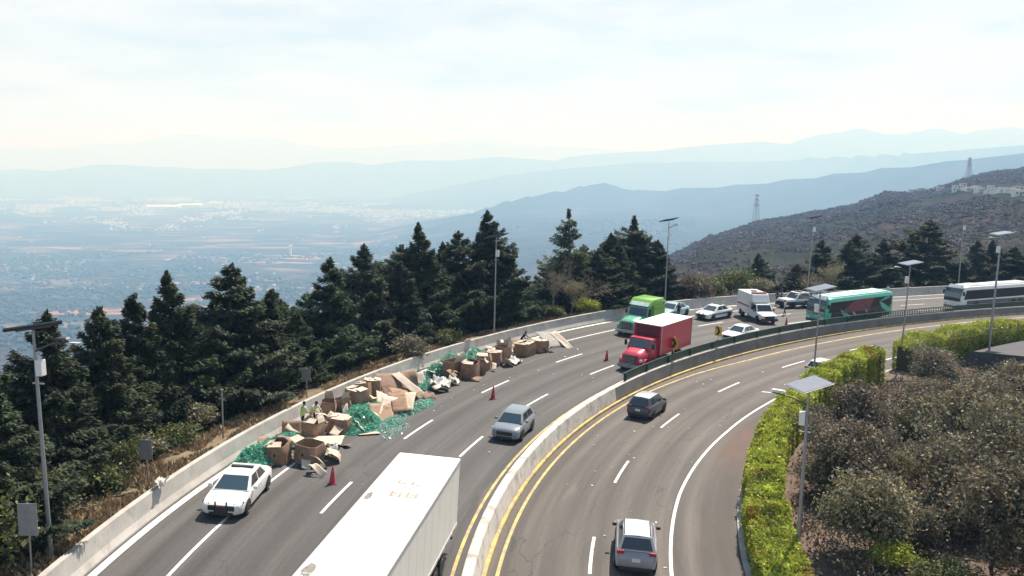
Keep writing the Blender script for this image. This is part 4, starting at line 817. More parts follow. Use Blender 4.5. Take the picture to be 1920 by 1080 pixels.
car('hatchback_car', GREY, 4.15, 1.78, 1.52, 'hatch', road_matrix(30.0, -2.75, 0, toward=False), 'dark graphite hatchback with a pale roof driving away beside the yellow line', roofmat=ROOFW)
car('hatchback_car', WHITE, 4.1, 1.75, 1.5, 'hatch', road_matrix(53.2, -8.5, 0, toward=False), 'white car half hidden behind the far end of the long hedge')
car('police_car', WHITE, 4.9, 1.85, 1.46, 'sedan', road_matrix(63.6, 9.9, 4), 'white police sedan standing between the red truck and the ambulance', extras=('police', 'stripe'))
car('sedan_car', WHITE, 4.5, 1.78, 1.46, 'sedan', road_matrix(56.8, 1.75, 0), 'white sedan mostly hidden behind the green fence')
car('patrol_car', paint('pale_teal', (0.36, 0.52, 0.55)), 4.7, 1.85, 1.48, 'sedan', road_matrix(60.6, 12.9, 8), 'pale teal patrol car parked by the parapet behind the green truck')
car('sedan_car', paint('dark_blue', (0.045, 0.05, 0.075)), 4.5, 1.8, 1.46, 'sedan', road_matrix(84.5, 13.0, 10), 'dark sedan parked by the parapet behind the white pickup')

def slab(b, x0, x1, hw, z0, z1, mi=0, rake0=0.0, rake1=0.0, top=1.0):
    b.add([(x0, -hw, z0), (x1, -hw, z0), (x1, hw, z0), (x0, hw, z0), (x0+rake0, -hw*top, z1), (x1-rake1, -hw*top, z1), (x1-rake1, hw*top, z1), (x0+rake0, hw*top, z1)], [(3, 2, 1, 0), (4, 5, 6, 7), (0, 1, 5, 4), (1, 2, 6, 5), (2, 3, 7, 6), (3, 0, 4, 7)], mi)
def side_glass(e, pts, y, name='side_window', m=GLASS, t=0.012):
    for s in (1, -1):
        b = MB(); b.loft([[(x, s*(y-0.01), z) for x, z in pts], [(x, s*(y+t), z) for x, z in pts]]); b.build(name, m, e)
# white semi-trailer
def trailer():
    e = empty('semi_trailer', road_matrix(-5.6, 3.02, -7)); tag(e, 'long white box semi-trailer with a stained roof at the bottom of the picture', 'trailer'); L, hw = 12.7, 1.3
    b = MB(); slab(b, -L/2, L/2, hw, 1.18, 4.1); body = b.build('box_body', TRAILW, e, bevel=0.03)
    for s in (1, -1):
        for z in (4.02, 1.25): b = MB(); b.box((0, s*(hw+0.012), z), (L-0.1, 0.03, 0.13)); b.build('side_rail', mat('rail_grey', (0.55, 0.56, 0.58), 0.4, 0.5), e)
        b = MB()
        for k in range(11): b.box((-L/2+0.35+k*1.2, s*(hw+0.001), 2.63), (0.018, 0.005, 2.6))
        b.build('side_ribs', TRAILW, e)
    b = MB()
    for s in (1, -1): b.panel([(-L/2, s*(0.01 if s > 0 else 1.28), 1.25), (-L/2, s*(1.28 if s > 0 else 0.01), 1.25), (-L/2, s*(1.28 if s > 0 else 0.01), 4.0), (-L/2, s*(0.01 if s > 0 else 1.28), 4.0)], lift=0.02)
    d = b.build('rear_doors', TRAILW, e); b = MB()
    for y in (-0.95, -0.35, 0.35, 0.95): b.tube([(-L/2-0.05, y, 1.3), (-L/2-0.05, y, 3.95)], 0.02, 6)
    b.build('lock_rods', CHROME, d)
    b = MB(); b.box((-L/2+0.06, 0, 0.62), (0.1, 2.3, 0.12)); b.box((-L/2+0.06, 0.7, 0.9), (0.1, 0.08, 0.55)); b.box((-L/2+0.06, -0.7, 0.9), (0.1, 0.08, 0.55)); b.build('underrun_bar', BLK, e)
    b = MB(); b.box((0, 0.45, 1.03), (L-0.6, 0.12, 0.28)); b.box((0, -0.45, 1.03), (L-0.6, 0.12, 0.28)); b.box((-3.1, 0, 0.85), (3.2, 1.0, 0.2)); b.build('chassis', BLK, e)
    for x in (-2.4, -3.7):
        for s in (1, -1): wheel(e, x, s*1.28, 0.5, 0.27, True)
    for s in (1, -1):
        b = MB(); b.box((-1.45, s*1.0, 0.65), (0.03, 0.6, 0.7)); b.build('mud_flap', BLK, e)
        b = MB(); b.box((-L/2-0.01, s*1.1, 1.05), (0.06, 0.22, 0.1)); b.build('tail_light', LAMPR, e)
        b = MB(); b.box((4.0, s*0.8, 0.75), (0.14, 0.14, 0.85)); b.box((4.0, s*0.8, 0.32), (0.3, 0.3, 0.05)); b.build('landing_leg', BLK, e)
    b = MB()
    for k in range(1, 11): b.box((-L/2+k*1.22, 0, 4.103), (0.03, 2.5, 0.008))
    b.build('roof_seams', mat('seam_grey', (0.58, 0.57, 0.54), 0.5), body)
    for k in range(8):
        for s in (1, -1): b = MB(); b.box((-L/2+0.8+k*1.55, s*(hw+0.03), 1.25), (0.35, 0.008, 0.05)); b.build('reflector', LAMPR, e)
    # faded, half-legible painted marks on the roof
    ink = mat('faded_roof_paint', (0.36, 0.30, 0.23), 0.7, var=0.3, scale=5); b = MB()
    def stroke(pts, w=0.09):
        for (x0, y0), (x1, y1) in zip(pts[:-1], pts[1:]):
            q = math.atan2(y1-y0, x1-x0); l = math.hypot(x1-x0, y1-y0); b.box((0, 0, 0), (l+w*0.6, w, 0.006), 0, Matrix.Translation(((x0+x1)/2, (y0+y1)/2, 4.104)) @ Matrix.Rotation(q, 4, 'Z'))
    for ox, oy in ((-1.5, -0.15), (-1.5, 0.45)):
        stroke([(ox-0.2, oy-0.2), (ox+0.3, oy-0.2), (ox+0.3, oy+0.15), (ox-0.2, oy+0.15)]); stroke([(ox+0.05, oy-0.2), (ox+0.05, oy+0.1)])
    stroke([(-2.9, -0.4), (-2.6, -0.4), (-2.6, -0.1)]); stroke([(-2.9, 0.15), (-2.55, 0.15), (-2.55, 0.45)]); stroke([(-2.2, -0.1), (-2.15, 0.2)])
    b.build('roof_marks', ink, e)
    rr = random.Random(4)
    for cx, cy, a, c in ((-0.9, -1.08, 0.42, 0.14), (5.6, -1.0, 0.5, 0.2), (5.9, 0.3, 0.2, 0.1)):
        b = MB(); b.prism([(cx+a*math.cos(q)*rr.uniform(0.75, 1.15), cy+c*math.sin(q)*rr.uniform(0.75, 1.15)) for q in np.linspace(0, 6.28, 18)[:-1]], 0.004, 0, Matrix.Translation((0, 0, 4.101)))
        b.build('roof_stain', mat('grime', (0.20, 0.19, 0.17), 0.8, var=0.4, scale=6), e)
trailer()
# conventional trucks: hood, cab, load or sleeper
def truck_cab(e, pm, f, hw=1.05, hood_l=1.5, cab_l=1.35, cab_h=2.55, hood_h=1.72, bumper=CHROME, glass=GLASSB):
    b = MB(); x1 = f-hood_l; x0 = x1-cab_l
    rings = [ring(x1+0.02, 0.65, hood_h-0.15, hood_h+0.12, hw*0.93), ring(x1+hood_l*0.45, 0.65, hood_h-0.2, hood_h, hw*0.88), ring(f-0.3, 0.62, hood_h-0.3, hood_h-0.12, hw*0.84), ring(f-0.1, 0.65, hood_h-0.5, hood_h-0.3, hw*0.78)]
    b.loft(rings); b.build('hood', pm, e, smooth=40)
    b = MB(); slab(b, x0, x1, hw, 0.75, hood_h); slab(b, x0, x1, hw, hood_h+0.001, cab_h, 0, 0.0, 0.28, 0.93); b.build('cab', pm, e, bevel=0.05, smooth=40)
    q = MB(); q.panel([(x1, -hw, hood_h), (x1, hw, hood_h), (x1-0.28, hw*0.93, cab_h), (x1-0.28, -hw*0.93, cab_h)], 0.05, 0.95, 0.12, 0.86, lift=0.012); q.build('windscreen', glass, e)
    zz = lambda z: hw*(1-0.07*(z-hood_h)/(cab_h-hood_h))
    for s in (1, -1):
        b = MB(); P4 = [(x0+0.3, hood_h+0.04), (x1-0.12, hood_h+0.04), (x1-0.33, cab_h-0.18), (x0+0.3, cab_h-0.18)]
        b.loft([[(x, s*(zz(z)-0.02), z) for x, z in P4], [(x, s*(zz(z)+0.012), z) for x, z in P4]]); b.build('side_window', GLASS, e)
        b = MB(); b.box((x1-0.1, s*(hw+0.2), hood_h+0.35), (0.1, 0.2, 0.45)); b.tube([(x1-0.1, s*hw, hood_h+0.35), (x1-0.1, s*(hw+0.2), hood_h+0.35)], 0.02, 5); b.build('wing_mirror', BLK, e)
        b = MB(); b.box((f-0.16, s*hw*0.84, 1.02), (0.2, 0.24, 0.22)); b.build('headlight', LAMPW, e, bevel=0.03)
        b = MB(); pts = [(x, z) for x, z in [(0.62*math.cos(a), 0.62*math.sin(a)) for a in np.linspace(0, math.pi, 13)]]; b.loft([[(f-0.85+x, s*(hw*0.72), 0.5+z) for x, z in pts], [(f-0.85+x, s*(hw*1.07), 0.5+z) for x, z in pts]]); b.build('wheel_fender', pm, e, smooth=40)
        wheel(e, f-0.85, s*(hw*1.07+0.02), 0.5, 0.28)
    b = MB(); b.box((f-0.07, 0, 1.05), (0.09, hw*0.95, 0.72)); g = b.build('grille', BLK, e, bevel=0.02); b = MB()
    for k in range(5): b.box((f-0.02, 0, 0.78+k*0.14), (0.03, hw*0.9, 0.035))
    b.build('grille_bars', CHROME, g)
    b = MB(); b.box((f+0.02, 0, 0.5), (0.2, hw*2.05, 0.32)); b.build('bumper', bumper, e, bevel=0.05)
    return x0
def red_truck():
    e = empty('box_truck', road_matrix(42.0, 2.0, 2)); tag(e, 'red conventional truck with a red cargo box and white roof behind the green fence', 'truck'); RED = paint('truck_red', (0.55, 0.02, 0.06), 0.4); f = 4.4
    x0 = truck_cab(e, RED, f, 1.05, 1.45, 1.35, 2.55, 1.7, bumper=mat('bumper_grey', (0.3, 0.3, 0.31), 0.5))
    xb = x0-0.12; b = MB(); slab(b, -4.7, xb, 1.25, 1.05, 3.5); b.build('cargo_box', RED, e, bevel=0.03)
    b = MB(); b.box(((xb-4.7)/2, 0, 3.525), (xb+4.72, 2.52, 0.05)); b.build('box_roof', mat('box_roof_white', (0.8, 0.79, 0.75), 0.5, var=0.05), e, bevel=0.015)
    b = MB(); b.box((xb+0.012, 0, 3.0), (0.03, 2.2, 0.9)); b.build('front_panel', mat('dark_red', (0.10, 0.012, 0.02), 0.5), e)
    
    for x in (xb-0.02, -4.68):
        for s in (1, -1): b = MB(); b.box((x, s*1.26, 2.27), (0.09, 0.04, 2.46)); b.build('corner_post', CHROME, e)
    b = MB(); b.box((-1.2, 0.4, 0.88), (6.2, 0.12, 0.3)); b.box((-1.2, -0.4, 0.88), (6.2, 0.12, 0.3)); b.build('chassis', BLK, e)
    for s in (1, -1): wheel(e, -2.6, s*1.22, 0.5, 0.27, True); b = MB(); b.box((0.4, s*1.02, 0.7), (1.1, 0.4, 0.45)); b.build('side_tank', CHROME, e, bevel=0.08)
    b = MB(); b.box((-4.73, 0, 2.27), (0.05, 2.3, 2.3)); b.build('rear_door', RED, e)
red_truck()
def green_truck():
    e = empty('tractor_truck', road_matrix(52.4, 9.75, 7)); tag(e, 'bright green long-nosed tractor truck with a raised sleeper cab by the parapet', 'truck'); G = paint('truck_lime', (0.20, 0.46, 0.05), 0.4); G2 = paint('truck_teal', (0.10, 0.42, 0.26), 0.35); f = 3.7
    x0 = truck_cab(e, G2, f, 1.08, 2.15, 1.15, 2.6, 1.68, glass=mat('windscreen_blue', (0.015, 0.03, 0.085), 0.08, coat=0.6))
    b = MB(); slab(b, x0-2.0, x0-0.002, 1.2, 0.8, 2.66); b.build('sleeper', G, e, bevel=0.06)
    b = MB(); slab(b, x0-2.0, x0+1.0, 1.17, 2.665, 3.3, 0, 0.0, 0.75, 0.95); b.build('roof_fairing', G, e, bevel=0.1, smooth=40)
    b = MB(); b.panel([(x0+1.0, -1.17, 2.665), (x0+1.0, 1.17, 2.665), (x0+0.25, 1.11, 3.3), (x0+0.25, -1.11, 3.3)], 0.08, 0.92, 0.05, 0.55, lift=0.01); b.build('fairing_panel', mat('fairing_white', (0.62, 0.72, 0.74), 0.3, coat=0.4), e)
    b = MB(); b.box((-1.9, 0.42, 0.85), (4.6, 0.12, 0.3)); b.box((-1.9, -0.42, 0.85), (4.6, 0.12, 0.3)); b.build('chassis', BLK, e)
    b = MB(); b.lathe([(0.05, 0), (0.55, 0), (0.55, 0.08), (0.05, 0.08)], 18, 0, Matrix.Translation((-3.0, 0, 1.02))); b.build('fifth_wheel', BLK, e)
    for x in (-2.4, -3.7):
        for s in (1, -1): wheel(e, x, s*1.2, 0.5, 0.27, True)
    for s in (1, -1):
        b = MB(); b.tube([(x0-0.25, s*1.02, 0.62), (x0-1.6, s*1.02, 0.62)], 0.33, 14); b.build('fuel_tank', CHROME, e, smooth=40); b = MB(); b.tube([(x0-2.15, s*0.98, 0.9), (x0-2.15, s*0.98, 3.3)], 0.075, 8); b.build('exhaust_stack', CHROME, e, smooth=50)
        b = MB(); slab(b, x0-2.35, x0-2.003, 0.14, 0.9, 3.0); [b.v.__setitem__(i, (v[0], v[1]+s*1.04, v[2])) for i, v in enumerate(b.v)]; b.build('side_fairing', G, e, bevel=0.04)
green_truck()
def ambulance():
    e = empty('ambulance', road_matrix(67.2, 7.1, 62)); tag(e, 'white ambulance with a tall box body standing across the lanes', 'ambulance'); f = 2.9
    b = MB(); b.loft([ring(0.75, 0.4, 1.12, 1.22, 0.98), ring(f-0.9, 0.4, 1.08, 1.17, 0.97), ring(f-0.3, 0.42, 1.0, 1.08, 0.93), ring(f-0.05, 0.5, 0.85, 0.95, 0.85)]); b.build('hood', WHITE, e, smooth=40)
    b = MB(); slab(b, -0.2, 1.75, 0.97, 0.45, 1.15); slab(b, -0.2, 1.72, 0.93, 1.152, 1.88, 0, 0, 0.55, 0.86); b.build('cab', WHITE, e, bevel=0.04)
    q = MB(); q.panel([(1.72, -0.93, 1.152), (1.72, 0.93, 1.152), (1.17, 0.8, 1.88), (1.17, -0.8, 1.88)], 0.05, 0.95, 0.08, 0.9, lift=0.012); q.build('windscreen', GLASS, e)
    for s in (1, -1):
        b = MB(); P4 = [(0.15, 1.2), (1.55, 1.2), (1.15, 1.8), (0.15, 1.8)]; yy = lambda z: 0.93-0.13*(z-1.152)/0.73; b.loft([[(x, s*(yy(z)-0.02), z) for x, z in P4], [(x, s*(yy(z)+0.014), z) for x, z in P4]]); b.build('side_window', GLASS, e)
        b = MB(); b.box((1.45, s*1.1, 1.3), (0.12, 0.2, 0.25)); b.build('wing_mirror', BLK, e, bevel=0.03); b = MB(); b.box((f-0.12, s*0.74, 0.86), (0.16, 0.3, 0.16)); b.build('headlight', LAMPW, e, bevel=0.02)
        for x in (1.95, -1.9): wheel(e, x, s*0.99, 0.38, 0.26)
    arches(e, [(x, s*(0.975 if x > 0 else 1.1), 0.45) for x in (1.95, -1.9) for s in (1, -1)])
    b = MB(); slab(b, -3.0, 0.1, 1.1, 0.62, 2.85); b.build('box_body', WHITE, e, bevel=0.06); b = MB(); slab(b, 0.102, 0.75, 1.0, 2.0, 2.78, 0, 0, 0.4, 0.95); b.build('cab_fairing', WHITE, e, bevel=0.06)
    b = MB(); b.box((-0.05, 0, 2.93), (0.3, 1.7, 0.13)); b.build('light_bar', LAMPR, e, bevel=0.03); b = MB(); b.box((-1.5, 0.1, 2.9), (0.5, 0.5, 0.12)); b.build('roof_vent', BLK, e, bevel=0.03)
    b = MB(); b.box((f-0.02, 0, 0.8), (0.1, 1.1, 0.26)); b.box((f, 0, 0.52), (0.18, 1.9, 0.24)); b.build('grille', BLK, e, bevel=0.03)
    for s in (1, -1): b = MB(); b.box((-1.4, s*1.106, 1.45), (2.9, 0.014, 0.2)); b.build('side_stripe', mat('stripe_grey_red', (0.35, 0.16, 0.17), 0.5), e)
ambulance()
def pickup():
    e = empty('pickup_truck', road_matrix(78.6, 11.0, -8)); tag(e, 'white pickup with dark lower sides parked askew near the parapet', 'pickup'); f = 2.75; LOW = paint('navy_low', (0.03, 0.035, 0.055))
    b = MB(); b.loft([ring(-2.75, 0.55, 0.8, 0.86, 0.93), ring(-2.7, 0.5, 0.8, 0.86, 0.97), ring(f-0.5, 0.45, 0.8, 0.86, 0.97), ring(f-0.05, 0.5, 0.72, 0.8, 0.86)]); b.build('lower_body', LOW, e, smooth=40)
    b = MB(); slab(b, 0.9, f-0.12, 0.93, 0.86, 1.14, 0, 0, 0.12, 0.93); b.build('hood', WHITE, e, bevel=0.06); b = MB(); slab(b, -0.95, 1.25, 0.95, 0.862, 1.15); slab(b, -0.95, 1.25, 0.93, 1.152, 1.85, 0, 0.12, 0.62, 0.84); b.build('cab', WHITE, e, bevel=0.04)
    q = MB(); q.panel([(1.25, -0.93, 1.152), (1.25, 0.93, 1.152), (0.63, 0.78, 1.85), (0.63, -0.78, 1.85)], 0.06, 0.94, 0.06, 0.9, lift=0.012); q.build('windscreen', GLASS, e)
    for s in (1, -1):
        b = MB(); P4 = [(-0.75, 1.2), (1.05, 1.2), (0.6, 1.76), (-0.68, 1.76)]; yy = lambda z: 0.93-0.15*(z-1.152)/0.7; b.loft([[(x, s*(yy(z)-0.02), z) for x, z in P4], [(x, s*(yy(z)+0.014), z) for x, z in P4]]); b.build('side_window', GLASS, e)
        b = MB(); b.box((-1.85, s*0.93, 1.0), (1.75, 0.1, 0.32)); b.build('bed_side', WHITE, e, bevel=0.03); b = MB(); b.box((f-0.12, s*0.7, 0.88), (0.14, 0.34, 0.16)); b.build('headlight', LAMPW, e, bevel=0.02)
        for x in (1.75, -1.75): wheel(e, x, s*0.99, 0.38, 0.26)
    arches(e, [(x, s*0.975, 0.45) for x in (1.75, -1.75) for s in (1, -1)])
    b = MB(); b.box((-1.85, 0, 0.88), (1.75, 1.8, 0.05)); b.box((-2.72, 0, 1.0), (0.06, 1.76, 0.32)); b.build('load_bed', BLK, e); b = MB(); b.box((0.1, 0, 1.93), (0.3, 1.3, 0.12)); b.build('light_bar', BLK, e, bevel=0.03)
    b = MB(); b.box((f-0.03, 0, 0.78), (0.1, 1.0, 0.26)); b.box((f, 0, 0.52), (0.16, 1.8, 0.2)); b.build('grille', BLK, e, bevel=0.03); b = MB(); b.tube([(-0.98, -0.8, 1.1), (-0.98, -0.78, 1.95), (-0.98, 0.78, 1.95), (-0.98, 0.8, 1.1)], 0.035, 6); b.build('roll_bar', BLK, e)
pickup()
def coach(M, label, pm, L, lower, group=None, decals=(), band=0.9):
    e = empty('coach_bus', M); tag(e, label, 'bus', group); hw = 1.27; H = 3.02; f, r = L/2, -L/2
    def sec(x, z0, z1, w, cr=0.16): return [(x, -w, z0), (x, -w, z1-0.28), (x, -w*0.94, z1-0.1), (x, -w*0.78, z1), (x, 0, z1+0.03), (x, w*0.78, z1), (x, w*0.94, z1-0.1), (x, w, z1-0.28), (x, w, z0)]
    b = MB(); b.loft([sec(r, 0.5, H-0.22, hw*0.93), sec(r+0.18, 0.36, H-0.06, hw*0.99), sec(r+0.5, 0.33, H, hw), sec(f-1.2, 0.33, H, hw), sec(f-0.75, 0.33, H-0.08, hw), sec(f-0.3, 0.36, H-0.62, hw*0.985), sec(f-0.06, 0.42, 2.0, hw*0.95), sec(f, 0.5, 1.25, hw*0.9)]); b.build('body', pm, e, smooth=35)
    # glass wraps the sides and the sloping nose
    for s in (1, -1):
        b = MB(); P4 = [(r+0.4, 1.5), (f-0.5, 1.45), (f-0.86, 2.55), (r+0.4, 2.55)]; b.loft([[(x, s*(hw-0.01), z) for x, z in P4], [(x, s*(hw+0.012), z) for x, z in P4]]); b.build('side_window', mat('coach_glass', (0.016, 0.018, 0.022), 0.3, var=0.2, spec=0.35), e)
        b = MB(); b.box((f-0.25, s*(hw+0.16), 2.2), (0.14, 0.22, 0.5)); b.tube([(f-0.4, s*hw*0.9, 2.8), (f-0.22, s*(hw+0.16), 2.55)], 0.03, 5); b.build('wing_mirror', BLK, e, bevel=0.03)
        b = MB(); b.box((f-0.04, s*0.88, 0.85), (0.12, 0.45, 0.22)); b.build('headlight', LAMPW, e, bevel=0.04); b = MB(); b.box((r+0.01, s*1.0, 1.0), (0.06, 0.2, 0.5)); b.build('tail_light', LAMPR, e)
        b = MB(); b.box((-0.2, s*(hw+0.004), 0.4+band/2), (L-1.6, 0.016, band)); b.build('luggage_panel', lower, e)
        for x in (f-2.6, r+2.6, r+3.9): wheel(e, x, s*(hw+0.02), 0.5, 0.3)
    arches(e, [(x, s*(hw+0.016), 0.6) for x in (f-2.6, r+2.6, r+3.9) for s in (1, -1)])
    def nose(n, m, pts, w, t=0.03):
        q = MB(); t += 0.035; o = [(x+t, z+t*0.7) for x, z in pts]; poly = o+[(x-0.04, z-0.03) for x, z in reversed(pts)]; q.loft([[(x, y, z) for x, z in poly] for y in (-w, -w*0.5, 0, w*0.5, w)]); q.build(n, m, e, smooth=40)
    nose('windscreen', GLASSB, [(f+0.0, 1.22), (f-0.02, 1.6), (f-0.06, 2.0), (f-0.19, 2.36), (f-0.36, 2.72)], hw*0.90)
    nose('visor', mat('visor_pale', (0.50, 0.58, 0.60), 0.3), [(f-0.37, 2.74), (f-0.55, 2.97), (f-0.70, 3.12)], hw*0.74, 0.04)
    b = MB(); b.box((f+0.01, 0, 0.55), (0.1, 2.3, 0.3)); b.build('bumper', lower, e, bevel=0.04)
    for x, w in ((f-3.0, 1.3), (-1.2, 1.9), (r+1.6, 0.9)): b = MB(); b.box((x, 0, H+0.07), (w, 1.5, 0.14)); b.build('roof_unit', mat('roof_mint', (0.50, 0.72, 0.64)) if decals else WHITE, e, bevel=0.05)
    b = MB(); b.box((-0.35, 0, H+0.035), (L-2.3, 2.05, 0.035)); b.build('roof_panel', mat('roof_mint', (0.50, 0.72, 0.64), 0.35, var=0.08) if decals else WHITE, e, bevel=0.012)
    for n, m, pts in decals:
        for s in (1, -1): b = MB(); b.loft([[(x, s*(hw+0.014), z) for x, z in pts], [(x, s*(hw+0.022), z) for x, z in pts]]); b.build(n, m, e)
    return e
TEAL = paint('coach_teal', (0.07, 0.50, 0.36), 0.28); MAR = mat('decal_maroon', (0.20, 0.045, 0.06), 0.4); LT = mat('decal_mint', (0.12, 0.50, 0.36), 0.4); PK = mat('decal_pink', (0.52, 0.34, 0.33), 0.4); DK = mat('coach_dark', (0.045, 0.05, 0.05), 0.4, var=0.2)
def swoosh(x, z, l, h, k=0.4): return [(x-l, z-h*0.3), (x-l*0.4, z+h*0.15), (x+l*0.3, z+h*0.7), (x+l, z+h), (x+l*0.6, z+h*0.2), (x, z-h*0.35), (x-l*0.5, z-h*0.6)]
coach(road_matrix(76.6, 2.3, 1), 'teal green coach with dark windows and a maroon swirl on its side', TEAL, 12.2, DK, None,
      [('side_graphic', MAR, [(3.4, 1.3), (-1.6, 1.3), (-2.4, 2.5), (1.2, 2.5)]), ('side_graphic', LT, swoosh(2.6, 1.0, 1.0, 0.7)), ('side_graphic', PK, swoosh(-0.9, 1.5, 0.55, 0.9)), ('side_graphic', LT, swoosh(-4.6, 1.25, 1.2, 0.8)), ('side_graphic', PK, swoosh(1.0, 0.95, 0.5, 0.45)), ('side_graphic', LT, [(-3.3, 2.0), (-5.2, 2.3), (-5.5, 2.5), (-4.6, 2.5)])], 1.08)
coach(road_matrix(101.0, 2.75, 2), 'white roofed coach with a dark window band coming from the right edge', WHITE, 13.0, mat('coach_grey', (0.14, 0.14, 0.15), 0.35, var=0.1))
# ---------------------------------------------------------------- spilled cargo
CARD = mat('cardboard', (0.31, 0.20, 0.135), 0.85, var=0.22, scale=1.6, objvar=0.22, dirt=((0.13, 0.08, 0.05), 1.3, 0.50, 0.8), bump=0.05)
CARDP = mat('cardboard_pale', (0.56, 0.48, 0.385), 0.85, objvar=0.2, var=0.18, scale=2.0, dirt=((0.32, 0.22, 0.15), 1.5, 0.55, 0.5)); INK = mat('ink_black', (0.03, 0.025, 0.025), 0.7)
FILM = mat('plastic_film', (0.62, 0.61, 0.56), 0.35, var=0.15, scale=3, trans=0.25); SHRED = mat('plastic_shreds', (0.15, 0.46, 0.35), 0.3, var=0.3, scale=3, attr='tint', trans=0.3)
def carton(s, off, rot, w, d, h, label, tilt=(0, 0), flaps=((0, 100), (1, 95), (2, 110), (3, 15)), seed=0, mark=False, dz=0.0, group='cartons spilled from the load'):
    rr = random.Random(seed); h *= rr.uniform(0.78, 0.98); tilt = (tilt[0]+rr.uniform(-5, 5), tilt[1]+rr.uniform(-5, 5)); M = road_matrix(s, off, rot+rr.uniform(-18, 18), dz) @ Matrix.Rotation(math.radians(tilt[0]), 4, 'X') @ Matrix.Rotation(math.radians(tilt[1]), 4, 'Y'); e = empty('carton', M); tag(e, label, 'box', group)
    a, b, c = w/2, d/2, min(w, d)*0.16; o = [(a, -b+c), (a, b-c), (a-c, b), (-a+c, b), (-a, b-c), (-a, -b+c), (-a+c, -b), (a-c, -b)]
    jit = [(rr.uniform(-.055, .055), rr.uniform(-.055, .055)) for _ in o]; t = 0.03
    def rg(z, k, f, ins=0.0): return [((x+jx*f)*k*(1-ins/a), (y+jy*f)*k*(1-ins/b), z+(jx*1.2 if z > h*0.9 else 0)) for (x, y), (jx, jy) in zip(o, jit)]
    m = MB(); R = [rg(0, 1.0, 0), rg(h*0.3, 1.025, 1), rg(h*0.62, 1.03, -1), rg(h, 0.99, 2), rg(h, 0.99, 2, t), rg(h*0.5, 1.0, 0, t), rg(0.05, 0.98, 0, t)]; m.loft(R); m.build('carton_walls', CARD, e, smooth=30)
    sides = [((a, -b+c), (a, b-c), (1, 0)), ((a-c, b), (-a+c, b), (0, 1)), ((-a, b-c), (-a, -b+c), (-1, 0)), ((-a+c, -b), (a-c, -b), (0, -1))]
    for k, ang in flaps:   # angle 0 = lying inward over the top, 90 = standing up, 180 = hanging out
        (x0, y0), (x1, y1), n = sides[k]; L = (w if n[0] else d)*rr.uniform(0.36, 0.5); q = math.radians(ang+rr.uniform(-8, 8)); dx = -math.cos(q)*L; dz_ = math.sin(q)*L; tp = 0.08
        f = MB(); A, B_ = Vector((x0, y0, h-0.005)), Vector((x1, y1, h-0.005)); nv = Vector((n[0], n[1], 0)); off_ = nv*dx*1.0+Vector((0, 0, dz_)); T = (B_-A).normalized()*tp; mid = off_*0.5+Vector((rr.uniform(-.03, .03), rr.uniform(-.03, .03), rr.uniform(-.04, .04)))
        U = Vector((0, 0, 0.016))+nv*0.004; P_ = [A, B_, B_-T*0.5+mid, A+T*0.5+mid, B_-T+off_, A+T+off_]
        f.add([tuple(p) for p in P_]+[tuple(p+U) for p in P_], [(3, 2, 1, 0), (5, 4, 2, 3), (6, 7, 8, 9), (9, 8, 10, 11), (0, 1, 7, 6), (1, 2, 8, 7), (2, 4, 10, 8), (4, 5, 11, 10), (5, 3, 9, 11), (3, 0, 6, 9)]); f.build('flap', CARDP, e)
    if mark:
        for sd in (0, 3):
            (x0, y0), (x1, y1), n = sides[sd]; f = MB(); cx, cy = (x0+x1)/2*1.035, (y0+y1)/2*1.035; f.box((cx, cy, h*0.55), (0.012 if n[0] else 0.11, 0.012 if n[1] else 0.11, 0.15)); f.build('printed_mark', INK, e)
    return e
def sheet(name, s, off, rot, w, d, label, m=None, pitch=0, roll=0, fold=0.0, crump=0.05, dz=0.03, seed=0, n=9, cat='cardboard', group=None, th=0.02):
    rng = np.random.default_rng(seed); M = road_matrix(s, off, rot, dz) @ Matrix.Rotation(math.radians(roll), 4, 'X') @ Matrix.Rotation(math.radians(pitch), 4, 'Y'); u = np.linspace(-.5, .5, n); U, V_ = np.meshgrid(u, u, indexing='ij')
    film = m is FILM; cr = rng.uniform(-0.25, 0.25); X = U*w*(1+0.05*rng.normal())+0.05*w*V_; Y = V_*d; Z = fold*np.abs(U-cr)*-1.6*w+fold*w*0.5+(crump*fbm(U*4+seed, V_*4, seed, 3) if film else crump*(1.6*np.abs(U*rng.uniform(.3, 1)+V_*rng.uniform(-.8, .8)-cr*0.6)+0.5*U*V_)); X = X+(0.05*w*fbm(U*3, V_*3+seed, seed+2, 2) if film else 0); Z = Z-Z.min()
    top = np.stack([X, Y, Z+th], -1).reshape(-1, 3); bot = np.stack([X, Y, Z], -1).reshape(-1, 3); i = np.arange(n-1)[:, None]*n+np.arange(n-1)[None]; F = np.stack([i, i+n, i+n+1, i+1], -1).reshape(-1, 4); N = n*n
    edge = [k for k in range(n)]+[n*k+n-1 for k in range(1, n)]+[N-1-k for k in range(1, n)]+[n*(n-1)-n*k for k in range(1, n-1)]; E = [(a, b, b+N, a+N) for a, b in zip(edge, edge[1:]+edge[:1])]
    o = obj(name, raw_mesh(name, np.concatenate([top, bot]), np.concatenate([F, F[:, ::-1]+N, np.array(E)]), m or CARDP)); o.matrix_world = M; tag(o, label, cat, group); return o
